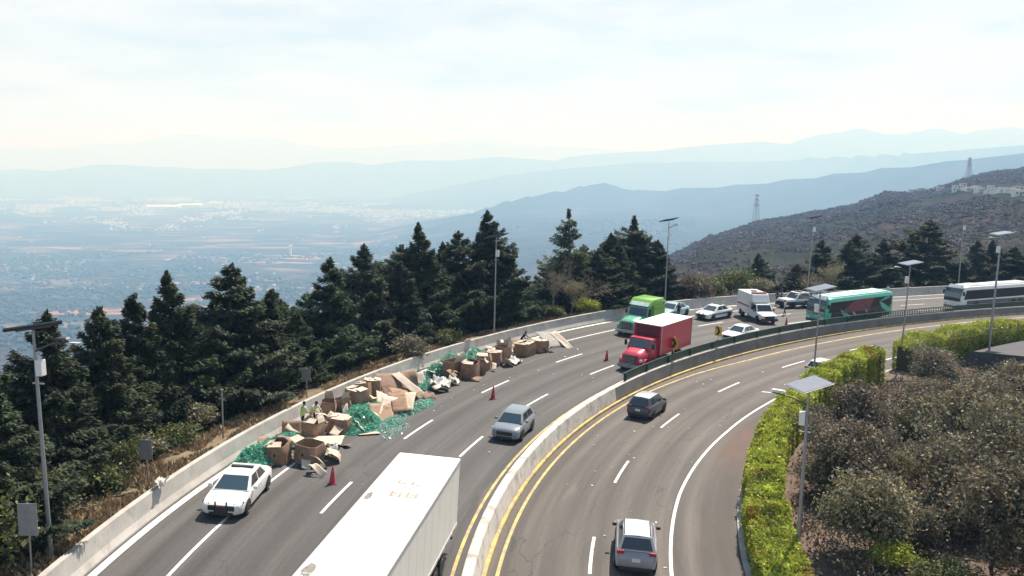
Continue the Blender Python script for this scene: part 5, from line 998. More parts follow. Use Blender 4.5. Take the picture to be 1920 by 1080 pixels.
for a in [
 (8.3, 12.6, 15, 1.2, 1.15, 1.25, 'upright carton with a black mark, nearest the white police car', (2, 0), ((0, 20), (3, 30), (2, 40)), 1, True),
 (8.85, 11.15, 4, 1.35, 1.3, 1.05, 'wide open carton with no lid touching the nearest upright carton', (-7, 5), ((3, 170),), 2, True),
 (12.2, 12.75, -10, 1.1, 1.1, 1.2, 'upright carton with a pale flap on top and a black mark, below the two workers', (0, 0), ((0, 25), (1, 60), (3, 40)), 3, True),
 (13.7, 11.95, 20, 1.2, 1.2, 1.1, 'carton with a pale closed top beside the large green shred pile', (0, 2), ((0, 4), (1, 6), (2, 4), (3, 6)), 4, True),
 (15.8, 13.9, 5, 1.1, 0.9, 1.15, 'carton against the parapet with a white printed panel', (0, -4), ((2, 80),), 5, False),
 (16.9, 13.6, -12, 1.0, 1.0, 1.0, 'dark crushed carton by the parapet between the printed one and the tall one', (8, 6), ((1, 120),), 6, False),
 (18.2, 13.5, 8, 1.25, 1.2, 1.5, 'tall carton with a bright folded top standing by the parapet', (0, 0), ((0, 10), (1, 14), (3, 12)), 7, False),
 (19.6, 13.8, 3, 0.9, 1.0, 1.45, 'narrow carton right behind the tall bright-topped one', (2, 0), ((0, 20), (3, 15)), 8, False),
 (20.7, 13.9, 12, 1.1, 1.1, 1.35, 'pale-topped carton by the parapet just left of the collapsed heap', (0, 3), ((0, 8), (3, 8), (1, 20)), 9, False),
 (28.3, 12.2, 0, 1.5, 1.15, 1.2, 'wide dark carton behind the row of upright cartons', (2, 0), ((1, 100),), 10, False),
 (28.3, 10.7, 12, 1.25, 1.2, 1.4, 'large upright carton with a bright top at the near end of the row', (0, 0), ((0, 15), (3, 10), (2, 20)), 11, True),
 (29.7, 10.9, 25, 0.7, 1.1, 1.2, 'narrow leaning carton close to the large upright one', (-14, 0), ((1, 40),), 12, False),
 (31.1, 11.3, 10, 1.2, 1.15, 1.35, 'second upright carton with a pale top in the row', (0, 0), ((0, 8), (3, 8)), 13, False),
 (32.6, 11.35, 5, 1.15, 1.15, 1.35, 'third upright carton with a pale slanted lid in the row', (0, 0), ((0, 14), (1, 10), (3, 10)), 14, False),
 (34.2, 11.6, 12, 1.1, 1.1, 1.2, 'open brown carton in the row next to the white crumpled film', (3, 0), ((1, 95), (2, 85)), 15, False),
 (35.6, 12.5, -20, 1.0, 1.0, 1.15, 'carton with flaps standing open near the parapet behind the row', (4, 4), ((0, 90), (1, 80), (2, 100)), 16, False),
 (36.9, 11.3, 10, 1.6, 1.4, 1.2, 'broad carton with a pale flat top, second from the far end', (0, 0), ((0, 3), (1, 6), (2, 3), (3, 6)), 17, False),
 (38.7, 11.1, 8, 1.25, 1.25, 1.2, 'last upright carton with a pale top at the far end of the row', (0, 0), ((0, 6), (3, 10), (1, 4)), 18, False)]:
    carton(a[0], a[1], a[2], a[3], a[4], a[5], a[6], a[7], a[8], a[9], a[10])
g = 'flattened cardboard sheets'
for a in [
 (12.1, 14.05, 10, 1.5, 1.15, 'striped flattened carton leaning on the parapet left of the upright cartons', CARD, 55, 10, 0, 0.10, 0.1, 1), (11.3, 11.6, 15, 1.5, 2.2, 'large pale sheet lying flat in front of the black-marked cartons', CARDP, 0, 3, 0.03, 0.12, 0.25, 2),
 (14.0, 10.2, 40, 0.8, 1.3, 'small pale sheet on the tarmac at the foot of the green shred pile', CARDP, 0, 0, 0, 0.05, 0.03, 3), (17.0, 10.9, 30, 2.6, 1.5, 'lowest sheet of the slanted stack above the teal shreds', CARD, 16, 0, 0.02, 0.12, 0.15, 4),
 (17.8, 10.8, 22, 2.5, 1.2, 'second sheet of the slanted stack above the teal shreds', CARDP, 22, -6, 0.02, 0.12, 0.40, 5), (18.5, 10.5, 28, 2.4, 1.0, 'ridged brown sheet across the top of the slanted stack', CARD, 12, 14, 0.12, 0.12, 0.62, 6),
 (19.3, 10.3, 18, 2.4, 0.9, 'pale top sheet on the far side of the slanted stack', CARDP, 14, 10, 0.08, 0.10, 0.5, 7), (22.0, 13.2, 62, 2.2, 2.0, 'dark collapsed carton side propped against the parapet in the heap', CARD, 38, 0, 0.05, 0.12, 0.5, 8),
 (22.3, 11.9, 60, 3.4, 0.6, 'long bright cardboard strip sloping down the front of the collapsed heap', CARDP, 22, 25, 0.02, 0.08, 0.55, 9), (21.2, 12.0, 50, 1.6, 1.3, 'reddish collapsed carton side under the bright strip', CARD, 18, -12, 0.1, 0.12, 0.2, 10),
 (23.8, 12.9, 30, 1.5, 1.2, 'brown folded sheet behind the bright strip of the heap', CARD, 40, 10, 0.2, 0.15, 0.4, 11), (20.4, 11.8, 35, 1.8, 1.0, 'purplish crushed sheet between the stack and the heap', CARD, 12, 10, 0.15, 0.15, 0.15, 12),
 (24.8, 12.7, 80, 1.3, 1.0, 'upright yellowish cardboard scrap right of the collapsed heap', CARDP, 62, 0, 0.05, 0.1, 0.3, 13), (41.2, 11.9, 70, 2.6, 1.9, 'grey cover sheet propped like a tent at the far end of the spill', mat('cover_grey', (0.30, 0.29, 0.27), 0.8, var=0.2), 24, 0, 0.1, 0.12, 0.35, 14),
 (41.7, 11.0, 62, 3.0, 0.6, 'long pale strip draped over the tent-like cover', CARDP, 20, 18, 0.03, 0.1, 0.4, 15)]:
    sheet('cardboard_sheet', *a[:6], a[6], a[7], a[8], a[9], a[10], a[11], a[12], group=g)
for a in [(24.7, 10.9, 20, 1.7, 1.5, 'white crumpled plastic film with a dark hollow right of the heap', 0.30, 21), (26.0, 10.9, 60, 1.3, 1.0, 'smaller white crumpled film beside the large upright carton', 0.26, 22), (33.9, 10.3, 10, 1.6, 1.0, 'white crumpled film on the tarmac in front of the row', 0.24, 23), (9.9, 10.6, 30, 1.2, 1.1, 'white torn film by the lidless carton', 0.28, 24), (1.6, 14.85, 0, 0.8, 0.5, 'pale crumpled sheet on top of the parapet near the police car', 0.2, 25)]:
    z = 1.05 if a[0] == 1.6 else 0.03; sheet('plastic_film', a[0], a[1], a[2], a[3], a[4], a[5], FILM, 0, 0, 0.1, a[6], z, a[7], 12, 'plastic film', 'crumpled plastic film', 0.006)
def pile(s, off, rs, ro, h, n, seed, teal=0.0, label=None):
    rng = np.random.default_rng(seed); r = np.sqrt(rng.uniform(0, 1, n)); a = rng.uniform(0, 6.283, n); S = s+rs*r*np.cos(a); O = off+ro*r*np.sin(a); O = np.minimum(O, 14.8); x, y = plan(S, O); z = np.array([float(z_left(p, q)) for p, q in zip(S, O)]); hh = h*np.clip(1-r**1.7, 0, 1)*(0.75+0.4*fbm(S*1.8, O*1.8, seed, 3)); z = z+np.maximum(hh, 0)*rng.uniform(0.75, 1.0, n)+0.03
    A = unit(rng.normal(0, 1, (n, 3)))*rng.uniform(0.05, 0.13, n)[:, None]; B = unit(np.cross(A, rng.normal(0, 1, (n, 3))))*rng.uniform(0.02, 0.045, n)[:, None]; V, F = rhombi(np.stack([x, y, z], 1), A, B); T = tints(n, rng, 0.35, 1.8, 0.15); pale = rng.random(n) < teal; T[pale] = np.array([3.4, 1.45, 1.75])*rng.uniform(0.7, 1.2, (pale.sum(), 1))
    tag(obj('green_plastic_shreds', raw_mesh('green_plastic_shreds', V, F, SHRED, T)), kind='stuff')
for a in [(7.6, 13.6, 1.7, 1.05, 1.15, 5200, 1, 0.03), (10.3, 13.9, 2.4, 0.8, 0.55, 2600, 2, 0.05), (15.0, 11.3, 1.7, 1.35, 1.25, 6000, 3, 0.05), (16.9, 12.3, 2.8, 0.8, 0.8, 3000, 4, 0.05), (16.3, 9.9, 1.9, 0.6, 0.3, 1700, 5, 0.55), (19.9, 10.0, 2.0, 0.7, 0.35, 2200, 6, 0.4), (24.2, 11.9, 1.2, 0.6, 0.5, 1200, 7, 0.1), (29.8, 13.4, 3.4, 0.9, 1.15, 4200, 8, 0.1), (26.0, 13.6, 2.0, 0.7, 0.6, 1800, 9, 0.3), (32.8, 13.6, 2.2, 0.8, 1.1, 2200, 12, 0.15), (15.0, 8.9, 1.6, 0.5, 0.08, 350, 13, 0.8)]: pile(*a)
rs_ = np.random.default_rng(77)
for k in range(100):
    s_ = (rs_.uniform(7, 26) if k < 60 else rs_.uniform(26, 42)); o_ = rs_.uniform(9.8, 14.2) if k % 3 else rs_.uniform(12.5, 14.4)
    sheet('cardboard_scrap', s_, o_, rs_.uniform(0, 180), rs_.uniform(0.45, 1.5), rs_.uniform(0.3, 0.95), 'torn piece of cardboard lying among the spilled cartons', (CARD, CARDP, CARDP, CARD, CARDP)[k % 5], rs_.uniform(-8, 50), rs_.uniform(-25, 25), rs_.uniform(0, 0.35), 0.15, rs_.uniform(0.03, 0.35), 300+k, 7, 'cardboard', 'torn cardboard pieces', 0.012)
def litter():
    rng = np.random.default_rng(8); b = MB()
    for k in range(120):
        if k < 46: s, o = rng.uniform(2, 60), rng.uniform(-8.5, -0.8)
        elif k < 80: s, o = rng.uniform(3, 45), rng.uniform(2, 13)
        else: s, o = rng.uniform(6, 42), rng.uniform(8.2, 11.5)
        p = Vector(P(s, o, 0.012)); w = rng.uniform(0.03, 0.11); q = rng.uniform(0, 6.28); pts = [tuple(p+Vector((w*rng.uniform(.6, 1.3)*math.cos(q+t), w*rng.uniform(.6, 1.3)*math.sin(q+t), rng.uniform(0, 0.05)))) for t in (0, 1.6, 3.1, 4.7)]; b.add(pts+[tuple(p)], [(0, 1, 4), (1, 2, 4), (2, 3, 4), (3, 0, 4)])
    tag(b.build('litter', FILM), kind='stuff')
litter()

# ---------------------------------------------------------------- people
SKIN = mat('skin', (0.30, 0.17, 0.11), 0.6, var=0.08); SHOE = mat('shoes', (0.02, 0.02, 0.02), 0.6); HAIR = mat('hair', (0.015, 0.012, 0.010), 0.7); HIVIS = mat('hi_vis', (0.50, 0.68, 0.08), 0.6, var=0.1); REFL = mat('reflective_tape', (0.6, 0.62, 0.6), 0.3)
def cloth(n, c): return mat('cloth_'+n, c, 0.85, var=0.2, scale=6)
DARK, NAVY, BLUE, WHT, KHA, GRYC = cloth('dark', (0.02, 0.02, 0.025)), cloth('navy', (0.025, 0.032, 0.06)), cloth('blue', (0.06, 0.11, 0.25)), cloth('white', (0.62, 0.62, 0.6)), cloth('khaki', (0.28, 0.23, 0.15)), cloth('grey', (0.16, 0.16, 0.17))
def person(M, label, shirt, trousers, lean=0, arms=(10, 10), elbow=(15, 15), stride=0.0, head=0, vest=False, cap=None, hgt=1.72, group=None, squat=0.0):
    """arms: swing forward in degrees; elbow: bend"""
    e = empty('person', M); tag(e, label, 'person', group); q = math.radians(lean); hz = 0.93-squat
    def up(x, z, y=0.0): return Vector((x*math.cos(q)+z*math.sin(q), y, hz+z*math.cos(q)-x*math.sin(q)))
    pts, rad, edges, kind = [], [], [], []
    def add(p, r, par, k):
        pts.append(Vector(p)); rad.append(r); kind.append(k)
        if par is not None: edges.append((par, len(pts)-1))
        return len(pts)-1
    pel = add(up(0, 0), (0.15, 0.115), None, 't'); wa = add(up(0, 0.2), (0.14, 0.105), pel, 's'); ch = add(up(0.01, 0.40), (0.165, 0.115), wa, 's'); up_ch = add(up(0, 0.50), (0.12, 0.09), ch, 's'); nk = add(up(0.01, 0.57), (0.055, 0.055), up_ch, 'k')
    hq = math.radians(head); hd = lambda x, z, y=0.0: up(0.015, 0.60)+Vector((x*math.cos(q*0.5)+z*math.sin(q*0.5), y, z*math.cos(q*0.5)-x*math.sin(q*0.5)))
    jaw = add(hd(0.02, 0.06), (0.066, 0.075), nk, 'k'); cr = add(hd(0.0, 0.14), (0.078, 0.092), jaw, 'k'); add(hd(-0.005, 0.20), (0.06, 0.07), cr, 'k'); add(hd(0.108, 0.085), (0.012, 0.012), jaw, 'k')
    for s in (1, -1):
        add(hd(0.0, 0.10, s*0.088), (0.014, 0.02), cr, 'k')
        st = stride*s; hip = add(Vector((0, s*0.095, hz-0.04)), (0.092, 0.098), pel, 't'); kn = add(Vector((st*0.5+0.03+squat*0.5, s*0.105, 0.50-squat*0.35)), (0.062, 0.064), hip, 't'); an = add(Vector((st, s*0.11, 0.09)), (0.042, 0.045), kn, 't'); hl = add(Vector((st+0.05, s*0.115, 0.055)), (0.045, 0.045), an, 'f'); add(Vector((st+0.17, s*0.125, 0.035)), (0.04, 0.03), hl, 'f')
        i = 0 if s > 0 else 1; a = math.radians(arms[i])-q*0.0; sh = add(up(0, 0.475, s*0.185), (0.062, 0.062), up_ch, 's'); dirv = Vector((math.sin(a), s*0.16, -math.cos(a))).normalized(); el_p = up(0, 0.475, s*0.2)+dirv*0.29; el = add(el_p, (0.046, 0.046), sh, 's')
        b = a+math.radians(elbow[i]); d2 = Vector((math.sin(b), -s*0.06, -math.cos(b))).normalized(); wp = el_p+d2*0.25; wr = add(wp, (0.03, 0.034), el, 'h'); pm = add(wp+d2*0.07, (0.022, 0.04), wr, 'h'); side = d2.cross(Vector((0, s, 0))).normalized()
        for k, l in enumerate((0.075, 0.085, 0.08, 0.06)):
            o = side*((k-1.5)*0.019); f0 = add(wp+d2*0.11+o, (0.009, 0.009), pm, 'h'); f1 = add(wp+d2*(0.11+l*0.55)+o*1.1-Vector((0, s*0.012, 0)), (0.0085, 0.0085), f0, 'h'); add(wp+d2*(0.11+l*0.95)+o*1.1-Vector((0, s*0.035, 0)), (0.007, 0.007), f1, 'h')
        t0 = add(wp+d2*0.05+side*0.045, (0.011, 0.011), wr, 'h'); add(wp+d2*0.10+side*0.062-Vector((0, s*0.015, 0)), (0.009, 0.009), t0, 'h')
    me = bpy.data.meshes.new('body'); me.from_pydata([tuple(p) for p in pts], edges, []); o = obj('body', me); md = o.modifiers.new('skin', 'SKIN'); md.use_smooth_shade = True
    for v, r in zip(me.skin_vertices[0].data, rad): v.radius = r; v.use_root = False
    me.skin_vertices[0].data[0].use_root = True; sb = o.modifiers.new('sub', 'SUBSURF'); sb.levels = 1; sb.render_levels = 1
    dg = bpy.context.evaluated_depsgraph_get(); dg.update(); nm = bpy.data.meshes.new_from_object(o.evaluated_get(dg)); o.modifiers.clear(); o.data = nm; bpy.data.meshes.remove(me); nm.name = 'body'; nm.materials.clear()
    for m in (SKIN, shirt, trousers, SHOE): nm.materials.append(m)
    seg = [(np.array(pts[a]), np.array(pts[b]), kind[b] if kind[b] != 's' or kind[a] != 't' else 's') for a, b in edges]; A = np.array([x[0] for x in seg]); D = np.array([x[1]-x[0] for x in seg]); LL = (D**2).sum(1); slot = {'k': 0, 'h': 0, 's': 1, 't': 2, 'f': 3}; rr_ = np.array([max(rad[b]) for a, b in edges])
    for p in nm.polygons:
        c = np.array(p.center); t = np.clip(((c-A)*D).sum(1)/LL, 0, 1); dd = np.linalg.norm(A+D*t[:, None]-c, axis=1)-rr_; p.material_index = slot[seg[int(np.argmin(dd))][2]]
    o.parent = e; k = hgt/1.74; e.scale = (k, k, k)
    top = hd(-0.012, 0.155); m = MB(); cm = cap or HAIR; R = [[(top.x+0.10*c*math.cos(t), top.y+0.094*c*math.sin(t), top.z+0.125*z-0.02) for t in np.linspace(0, 6.283, 15)[:-1]] for c, z in ((1.0, -0.25), (1.03, 0.15), (0.93, 0.5), (0.65, 0.82), (0.2, 0.98))]; m.loft(R)
    if cap: m.box((top.x+0.12, top.y, top.z-0.005), (0.12, 0.14, 0.014))
    m.build('cap' if cap else 'hair', cm, e, smooth=50)
    if vest:
        m = MB(); R = []
        for z, w, d_ in ((0.02, 0.178, 0.142), (0.2, 0.168, 0.135), (0.38, 0.186, 0.145), (0.49, 0.15, 0.12), (0.545, 0.085, 0.085)): R.append([tuple(up(0.005+d_*math.cos(t), z, w*math.sin(t))) for t in np.linspace(0, 6.283, 15)[:-1]])
        m.loft(R); v = m.build('vest', HIVIS, e, smooth=60); m = MB(); m.loft([[tuple(up(0.005+0.142*math.cos(t), z, 0.176*math.sin(t))) for t in np.linspace(0, 6.283, 15)[:-1]] for z in (0.14, 0.20)], caps=False); m.build('tape', REFL, v)
    return e
person(road_matrix(13.1, 14.0, 150), 'worker in a yellow-green vest by the parapet, left of the pair', WHT, NAVY, 8, (20, 30), (40, 40), 0.1, vest=True)
person(road_matrix(14.0, 13.9, 60), 'bending worker in a yellow-green vest by the parapet, right of the pair', WHT, DARK, 38, (45, 60), (20, 20), 0.15, vest=True)
person(road_matrix(38.2, 12.7, 100), 'person in dark clothes bending among the last cartons of the row', DARK, DARK, 35, (50, 40), (20, 30), 0.1)
person(road_matrix(60.0, 11.6, 20), 'person in dark clothes standing beside the pale teal patrol car', DARK, NAVY, 5, (15, 30), (20, 60), 0.08)
person(road_matrix(72.2, 7.45, -20), 'officer in a white shirt and dark trousers walking in front of the white pickup', WHT, DARK, 3, (20, -15), (20, 15), 0.2, cap=DARK)
person(road_matrix(67.3, 8.3, 80), 'person in blue standing at the side of the ambulance', NAVY, NAVY, 4, (30, 20), (60, 30), 0.05)
person(road_matrix(77.5, 13.2, 30), 'person in dark clothes behind the bonnet of the white pickup, left one', DARK, DARK, 0, (10, 15), (20, 25), 0.05)
person(road_matrix(78.5, 13.5, -60), 'person in grey behind the bonnet of the white pickup, right one', GRYC, DARK, 0, (15, 10), (30, 20), 0.05)
person(road_matrix(91.6, 13.9, 40), 'person in dark clothes by the parapet behind the front half of the green coach', DARK, NAVY, 3, (20, 20), (30, 30), 0.05)
person(road_matrix(93.6, 14.0, -30), 'person in a green vest by the parapet behind the middle of the green coach', GRYC, DARK, 0, (10, 20), (20, 30), 0.05, vest=True)
person(road_matrix(96.2, 14.0, 10), 'person in a white top by the parapet behind the rear of the green coach', WHT, DARK, 0, (20, 10), (40, 20), 0.05, cap=DARK)
# ---------------------------------------------------------------- lamps, signs, cones, fence, far buildings
STEEL = mat('galvanised', (0.33, 0.34, 0.36), 0.45, 0.6, var=0.12, scale=2); STEELD = mat('steel_dark', (0.10, 0.10, 0.11), 0.5, 0.5, var=0.15); PANEL = mat('solar_cells', (0.11, 0.12, 0.16), 0.28, var=0.15, coat=1.0); PWHITE = mat('box_white', (0.78, 0.78, 0.76), 0.45, var=0.05); PFRAME = mat('panel_frame', (0.6, 0.61, 0.63), 0.3, 0.7, var=0.1)
def lamp(s, off, h, yaw, tilt, arm_yaw, label, lean=0.0, r=0.085, pw=2.0, pd=1.1, slope=8.0, base_dz=-0.3, arm_len=1.5):
    p = Vector(P(s, off, base_dz)); e = empty('solar_street_lamp', Matrix.Translation(p) @ Matrix.Rotation(math.radians(lean), 4, 'Y')); tag(e, label, 'street lamp', 'solar street lamps'); h = h-0.95-base_dz if off > 0 else h-base_dz
    b = MB(); b.box((0, 0, 0.32), (0.4, 0.4, 0.05)); b.tube([(0, 0, 0.3), (0, 0, h*0.55), (0, 0, h-0.16)], [r, r*0.8, r*0.55], 12); b.build('pole', STEEL, e, smooth=50)
    M = Matrix.Translation((0, 0, h)) @ Matrix.Rotation(math.radians(yaw), 4, 'Z') @ Matrix.Rotation(math.radians(-slope), 4, 'Y') @ Matrix.Rotation(math.radians(tilt), 4, 'X')
    b = MB(); b.box((0, 0, -0.02), (pw, pd, 0.035), 0, M); b.box((0, 0, -0.09), (pw*0.6, 0.08, 0.08), 0, M); f = b.build('panel_frame', PFRAME if tilt > 0 else STEELD, e); b = MB(); b.box((0, 0, 0.012), (pw-0.06, pd-0.06, 0.02), 0, M); b.build('solar_cells', PANEL, f)
    b = MB(); a = math.radians(arm_yaw); M2 = Matrix.Rotation(a, 4, 'Z'); b.box((0.2, 0, h-1.55), (0.26, 0.27, 0.60), 0, M2); b.build('battery_box', PWHITE, e, bevel=0.03)
    z = h-0.95; b = MB(); b.tube([(0, 0, z), (arm_len*0.45, 0, z+0.28), (arm_len, 0, z+0.42)], [0.04, 0.035, 0.03], 8, 0, M2); b.build('arm', STEELD, e, smooth=50)
    b = MB(); b.box((arm_len+0.25, 0, z+0.44), (0.62, 0.24, 0.07), 0, M2 @ Matrix.Rotation(-0.06, 4, 'Y'), taper=0.8); l = b.build('luminaire', PWHITE if tilt > 0 else STEELD, e, bevel=0.02); b = MB(); b.box((arm_len+0.28, 0, z+0.392), (0.4, 0.18, 0.012), 0, M2); b.build('lens', LAMPW, l)
    b = MB(); b.box((0.05, 0, h-2.15), (0.5, 0.05, 0.05), 0, M2); b.build('bracket', STEEL, e)
    return e
lamp(-4.3, 15.9, 9.9, 28, -13, -15, 'tall solar street lamp in the foreground at the left edge', lean=-1.2, r=0.09, pw=1.95, pd=1.1, slope=4)
lamp(38.6, 15.9, 9.9, 28, -16, -45, 'solar street lamp standing before the tallest conifer', lean=1.2)
lamp(62.7, 15.9, 10.4, 25, -16, -60, 'solar street lamp above the green truck', lean=1.3)
lamp(85.0, 15.9, 10.8, 20, -14, -70, 'solar street lamp behind the white pickup', lean=3.0)
lamp(109.0, 15.9, 10.8, 15, -14, -75, 'solar street lamp behind the gap between the two coaches', lean=1.2)
lamp(4.2, -13.6, 8.25, 34, 9, 160, 'nearest inner solar lamp with a large bright panel over the hedge', lean=1.3, r=0.10, pw=2.0, pd=1.1, slope=6)
lamp(41.0, -11.75, 9.0, 30, 4, 190, 'inner solar lamp rising from the far part of the long hedge', lean=2.0, pw=2.2)
lamp(62.0, -11.7, 9.6, 25, 4, 190, 'inner solar lamp at the near end of the taller hedge', lean=2.6)
lamp(74.0, -14.6, 11.8, 20, 4, 200, 'inner solar lamp at the right edge in front of the white coach', lean=2.2, r=0.12)
def back_sign(s, off, h, w, ht, label, yaw=0.0, lean=0.0, blank=False):
    e = empty('road_sign', road_matrix(s, off, yaw) @ Matrix.Rotation(math.radians(lean), 4, 'X')); tag(e, label, 'sign', 'grey road signs seen from behind'); b = MB(); h = h-0.9; b.tube([(0, 0, -0.5), (0, 0, h)], 0.035, 8); b.build('post', STEEL, e, smooth=50)
    b = MB(); b.box((0.06, 0, h-ht/2), (0.03, w, ht)); pl = b.build('plate', mat('sign_back', (0.27, 0.27, 0.28), 0.5, 0.3, var=0.15), e, bevel=0.01); b = MB(); b.box((0.035, 0, h-ht*0.25), (0.03, w*0.9, 0.05)); b.build('stiffener', STEEL, pl); b = MB(); b.box((0.035, 0, h-ht*0.75), (0.03, w*0.9, 0.05)); b.build('stiffener', STEEL, pl)
back_sign(-5.6, 15.8, 3.7, 0.7, 1.2, 'grey sign back on a post at the bottom left corner'); back_sign(2.7, 16.2, 3.1, 0.62, 0.95, 'grey sign back on a post between the foremost lamp and the police car'); back_sign(16.4, 15.8, 3.0, 0.62, 0.75, 'pale sign back on a thin post above the two workers')
e = empty('marker_post', road_matrix(9.2, 16.4)); tag(e, 'thin bare metal pole left of the spilled cartons', 'pole'); b = MB(); b.tube([(0, 0, -0.4), (0, 0, 2.7)], 0.05, 8); b.build('pole', STEEL, e, smooth=50); b = MB(); b.box((0, 0, 2.72), (0.14, 0.14, 0.06)); b.build('cap', STEEL, e)
CONE = mat('cone_red', (0.50, 0.03, 0.05), 0.5, var=0.15, scale=5)
def cone(s, off, label):
    e = empty('traffic_cone', road_matrix(s, off, random.uniform(0, 90))); tag(e, label, 'cone', 'traffic cones'); b = MB(); b.box((0, 0, 0.02), (0.44, 0.44, 0.04)); b.build('base', mat('cone_base', (0.10, 0.015, 0.02), 0.6), e, bevel=0.015)
    prof = lambda z: 0.165-0.125*z/0.9; b = MB(); b.lathe([(prof(z), z) for z in (0.04, 0.35, 0.62, 0.9)]+[(0.02, 0.92)], 18); b.build('body', CONE, e, smooth=50)
    b = MB(); b.lathe([(prof(0.62)+0.006, 0.62), (prof(0.70)+0.006, 0.70)], 18); b.build('collar', mat('cone_collar', (0.25, 0.20, 0.20), 0.4), e, smooth=50)
for s, o, lb in ((6.4, 8.75, 'red traffic cone between the police car and the white trailer'), (24.3, 6.6, 'red traffic cone behind the silver blue hatchback'), (39.8, 5.2, 'red traffic cone just left of the red truck'), (66.9, 3.2, 'dark red traffic cone in front of the green coach')): cone(s, o, lb)
# chevron boards on the median
CHY = mat('chevron_yellow', (0.72, 0.50, 0.10), 0.45, var=0.08)
def chevron(s, off, w, label, yaw):
    z0 = ztop(s)-float(z_left(s, off)); e = empty('chevron_sign', road_matrix(s, off, yaw, 0.0)); tag(e, label, 'sign', 'chevron signs on the median'); b = MB(); b.tube([(0, 0, z0-0.05), (0, 0, z0+1.05+w*1.15)], 0.035, 8); b.build('post', PWHITE, e, smooth=50)
    h = w*1.15; zc = z0+0.95+h/2; b = MB(); b.box((0.05, 0, zc), (0.02, w, h)); pl = b.build('plate', CHY, e, bevel=0.008); b = MB(); M = Matrix.Translation((0.061, 0, zc)) @ Matrix(((0, 0, 1, 0), (1, 0, 0, 0), (0, 1, 0, 0), (0, 0, 0, 1)))
    q = w*0.5; b.prism([(-q*0.62, h*0.42), (q*0.0, h*0.42), (q*0.62, 0), (q*0.0, -h*0.42), (-q*0.62, -h*0.42), (0, 0)], 0.004, 0, M); b.build('chevron', INK, pl)
chevron(42.9, 0.62, 0.82, 'yellow chevron sign with a black arrow in front of the red truck box', -4); chevron(50.9, 0.62, 0.80, 'yellow chevron sign with a black arrow right of the red truck', -10)
# green guard fence on the median, solid boards then open slats
FG = mat('fence_green', (0.018, 0.048, 0.036), 0.5, var=0.2, scale=1.5, dirt=((0.10, 0.10, 0.07), 1.2, 0.55, 0.5))
fe = empty('guard_fence', Matrix.Identity(4)); tag(fe, 'low dark green guard fence on the median between the red truck and the coaches', 'fence')
def fence_run(name, s0, s1, o, z0, z1, t=0.05, step=1.0, m=FG, parent=fe, mb=None):
    rings = []
    for s in np.linspace(s0, s1, max(2, int((s1-s0)/step)+1)):
        r = []
        for oo, z in ((o-t/2, z0), (o-t/2, z1), (o+t/2, z1), (o+t/2, z0)):
            x, y = plan(s, oo); r.append((float(x), float(y), ztop(s)+z))
        rings.append(r)
    b = mb or MB(); b.loft(rings)
    return b.build(name, m, parent) if mb is None else b
fence_run('boards', 33.2, 73.5, 0.33, 0.03, 0.58); fence_run('top_rail', 33.0, 120, 0.33, 0.585, 0.65, 0.10)
fence_run('boards', 92, 120, 0.33, 0.03, 0.58); fence_run('bottom_rail', 73.5, 92, 0.33, 0.0, 0.08, 0.08)
b = MB()
for s in np.arange(73.8, 91.9, 0.3): fence_run('', s, s+0.09, 0.33, 0.085, 0.58, 0.05, 1.0, mb=b)
sl_ = b.build('slats', FG, fe); sl_['kind'] = 'stuff'
for s in np.arange(33.4, 74, 4.0): b = MB(); x, y = plan(s, 0.25); b.box((float(x), float(y), ztop(s)+0.3), (0.09, 0.09, 0.6)); b.build('post', FG, fe)
# grey side road beyond the inner trees
tag(sweep([(-14.5, -0.6), (-14.5, 0.25), (-16.2, 1.5), (-32, 2.7), (-32, -0.6)], 67, 100, z_inner).build('side_road', mat('side_asphalt', (0.058, 0.056, 0.066), 0.8, var=0.25, scale=0.6), smooth=60), kind='structure')
# lattice pylons on the brown hill
def pylon(x, y, h, label):
    e = empty('power_pylon', Matrix.Translation((x, y, float(land(np.array([x]), np.array([y]))[0])-1)) @ Matrix.Rotation(0.5, 4, 'Z')); tag(e, label, 'pylon', 'power pylons'); G = mat('pylon_steel', (0.45, 0.46, 0.48), 0.5, 0.3, var=0.1); W = lambda z: 2.7*(1-z/h)**1.3+0.65
    b = MB()
    for sx, sy in ((1, 1), (1, -1), (-1, -1), (-1, 1)): b.tube([(sx*W(z), sy*W(z), z) for z in np.linspace(0, h, 7)], 0.32, 4)
    zs = np.linspace(0, h, 9); c = [(1, 1), (1, -1), (-1, -1), (-1, 1)]
    for z0, z1 in zip(zs[:-1], zs[1:]):
        for k in range(4):
            a, d = c[k], c[(k+1) % 4]; b.tube([(a[0]*W(z0), a[1]*W(z0), z0), (d[0]*W(z1), d[1]*W(z1), z1)], 0.18, 4); b.tube([(d[0]*W(z0), d[1]*W(z0), z0), (a[0]*W(z1), a[1]*W(z1), z1)], 0.18, 4)
    b.build('lattice_body', G, e)
    for z, l in ((h*0.62, 5.2), (h*0.78, 4.8), (h*0.94, 4.2)):
        b = MB(); b.tube([(-l, 0, z), (0, 0, z+0.9), (l, 0, z)], 0.32, 4); b.tube([(-l, 0, z), (l, 0, z)], 0.32, 4); a = b.build('cross_arm', G, e)
        for s in (1, -1): b = MB(); b.tube([(s*l, 0, z), (s*l, 0, z-1.8)], 0.16, 5); b.build('insulator', G, a)
pylon(286.4, 1099.3, 34, 'lattice power pylon on the crest of the brown hill, lower left one'); pylon(574, 1184, 25, 'lattice power pylon on the brown hill above the village, upper right one')
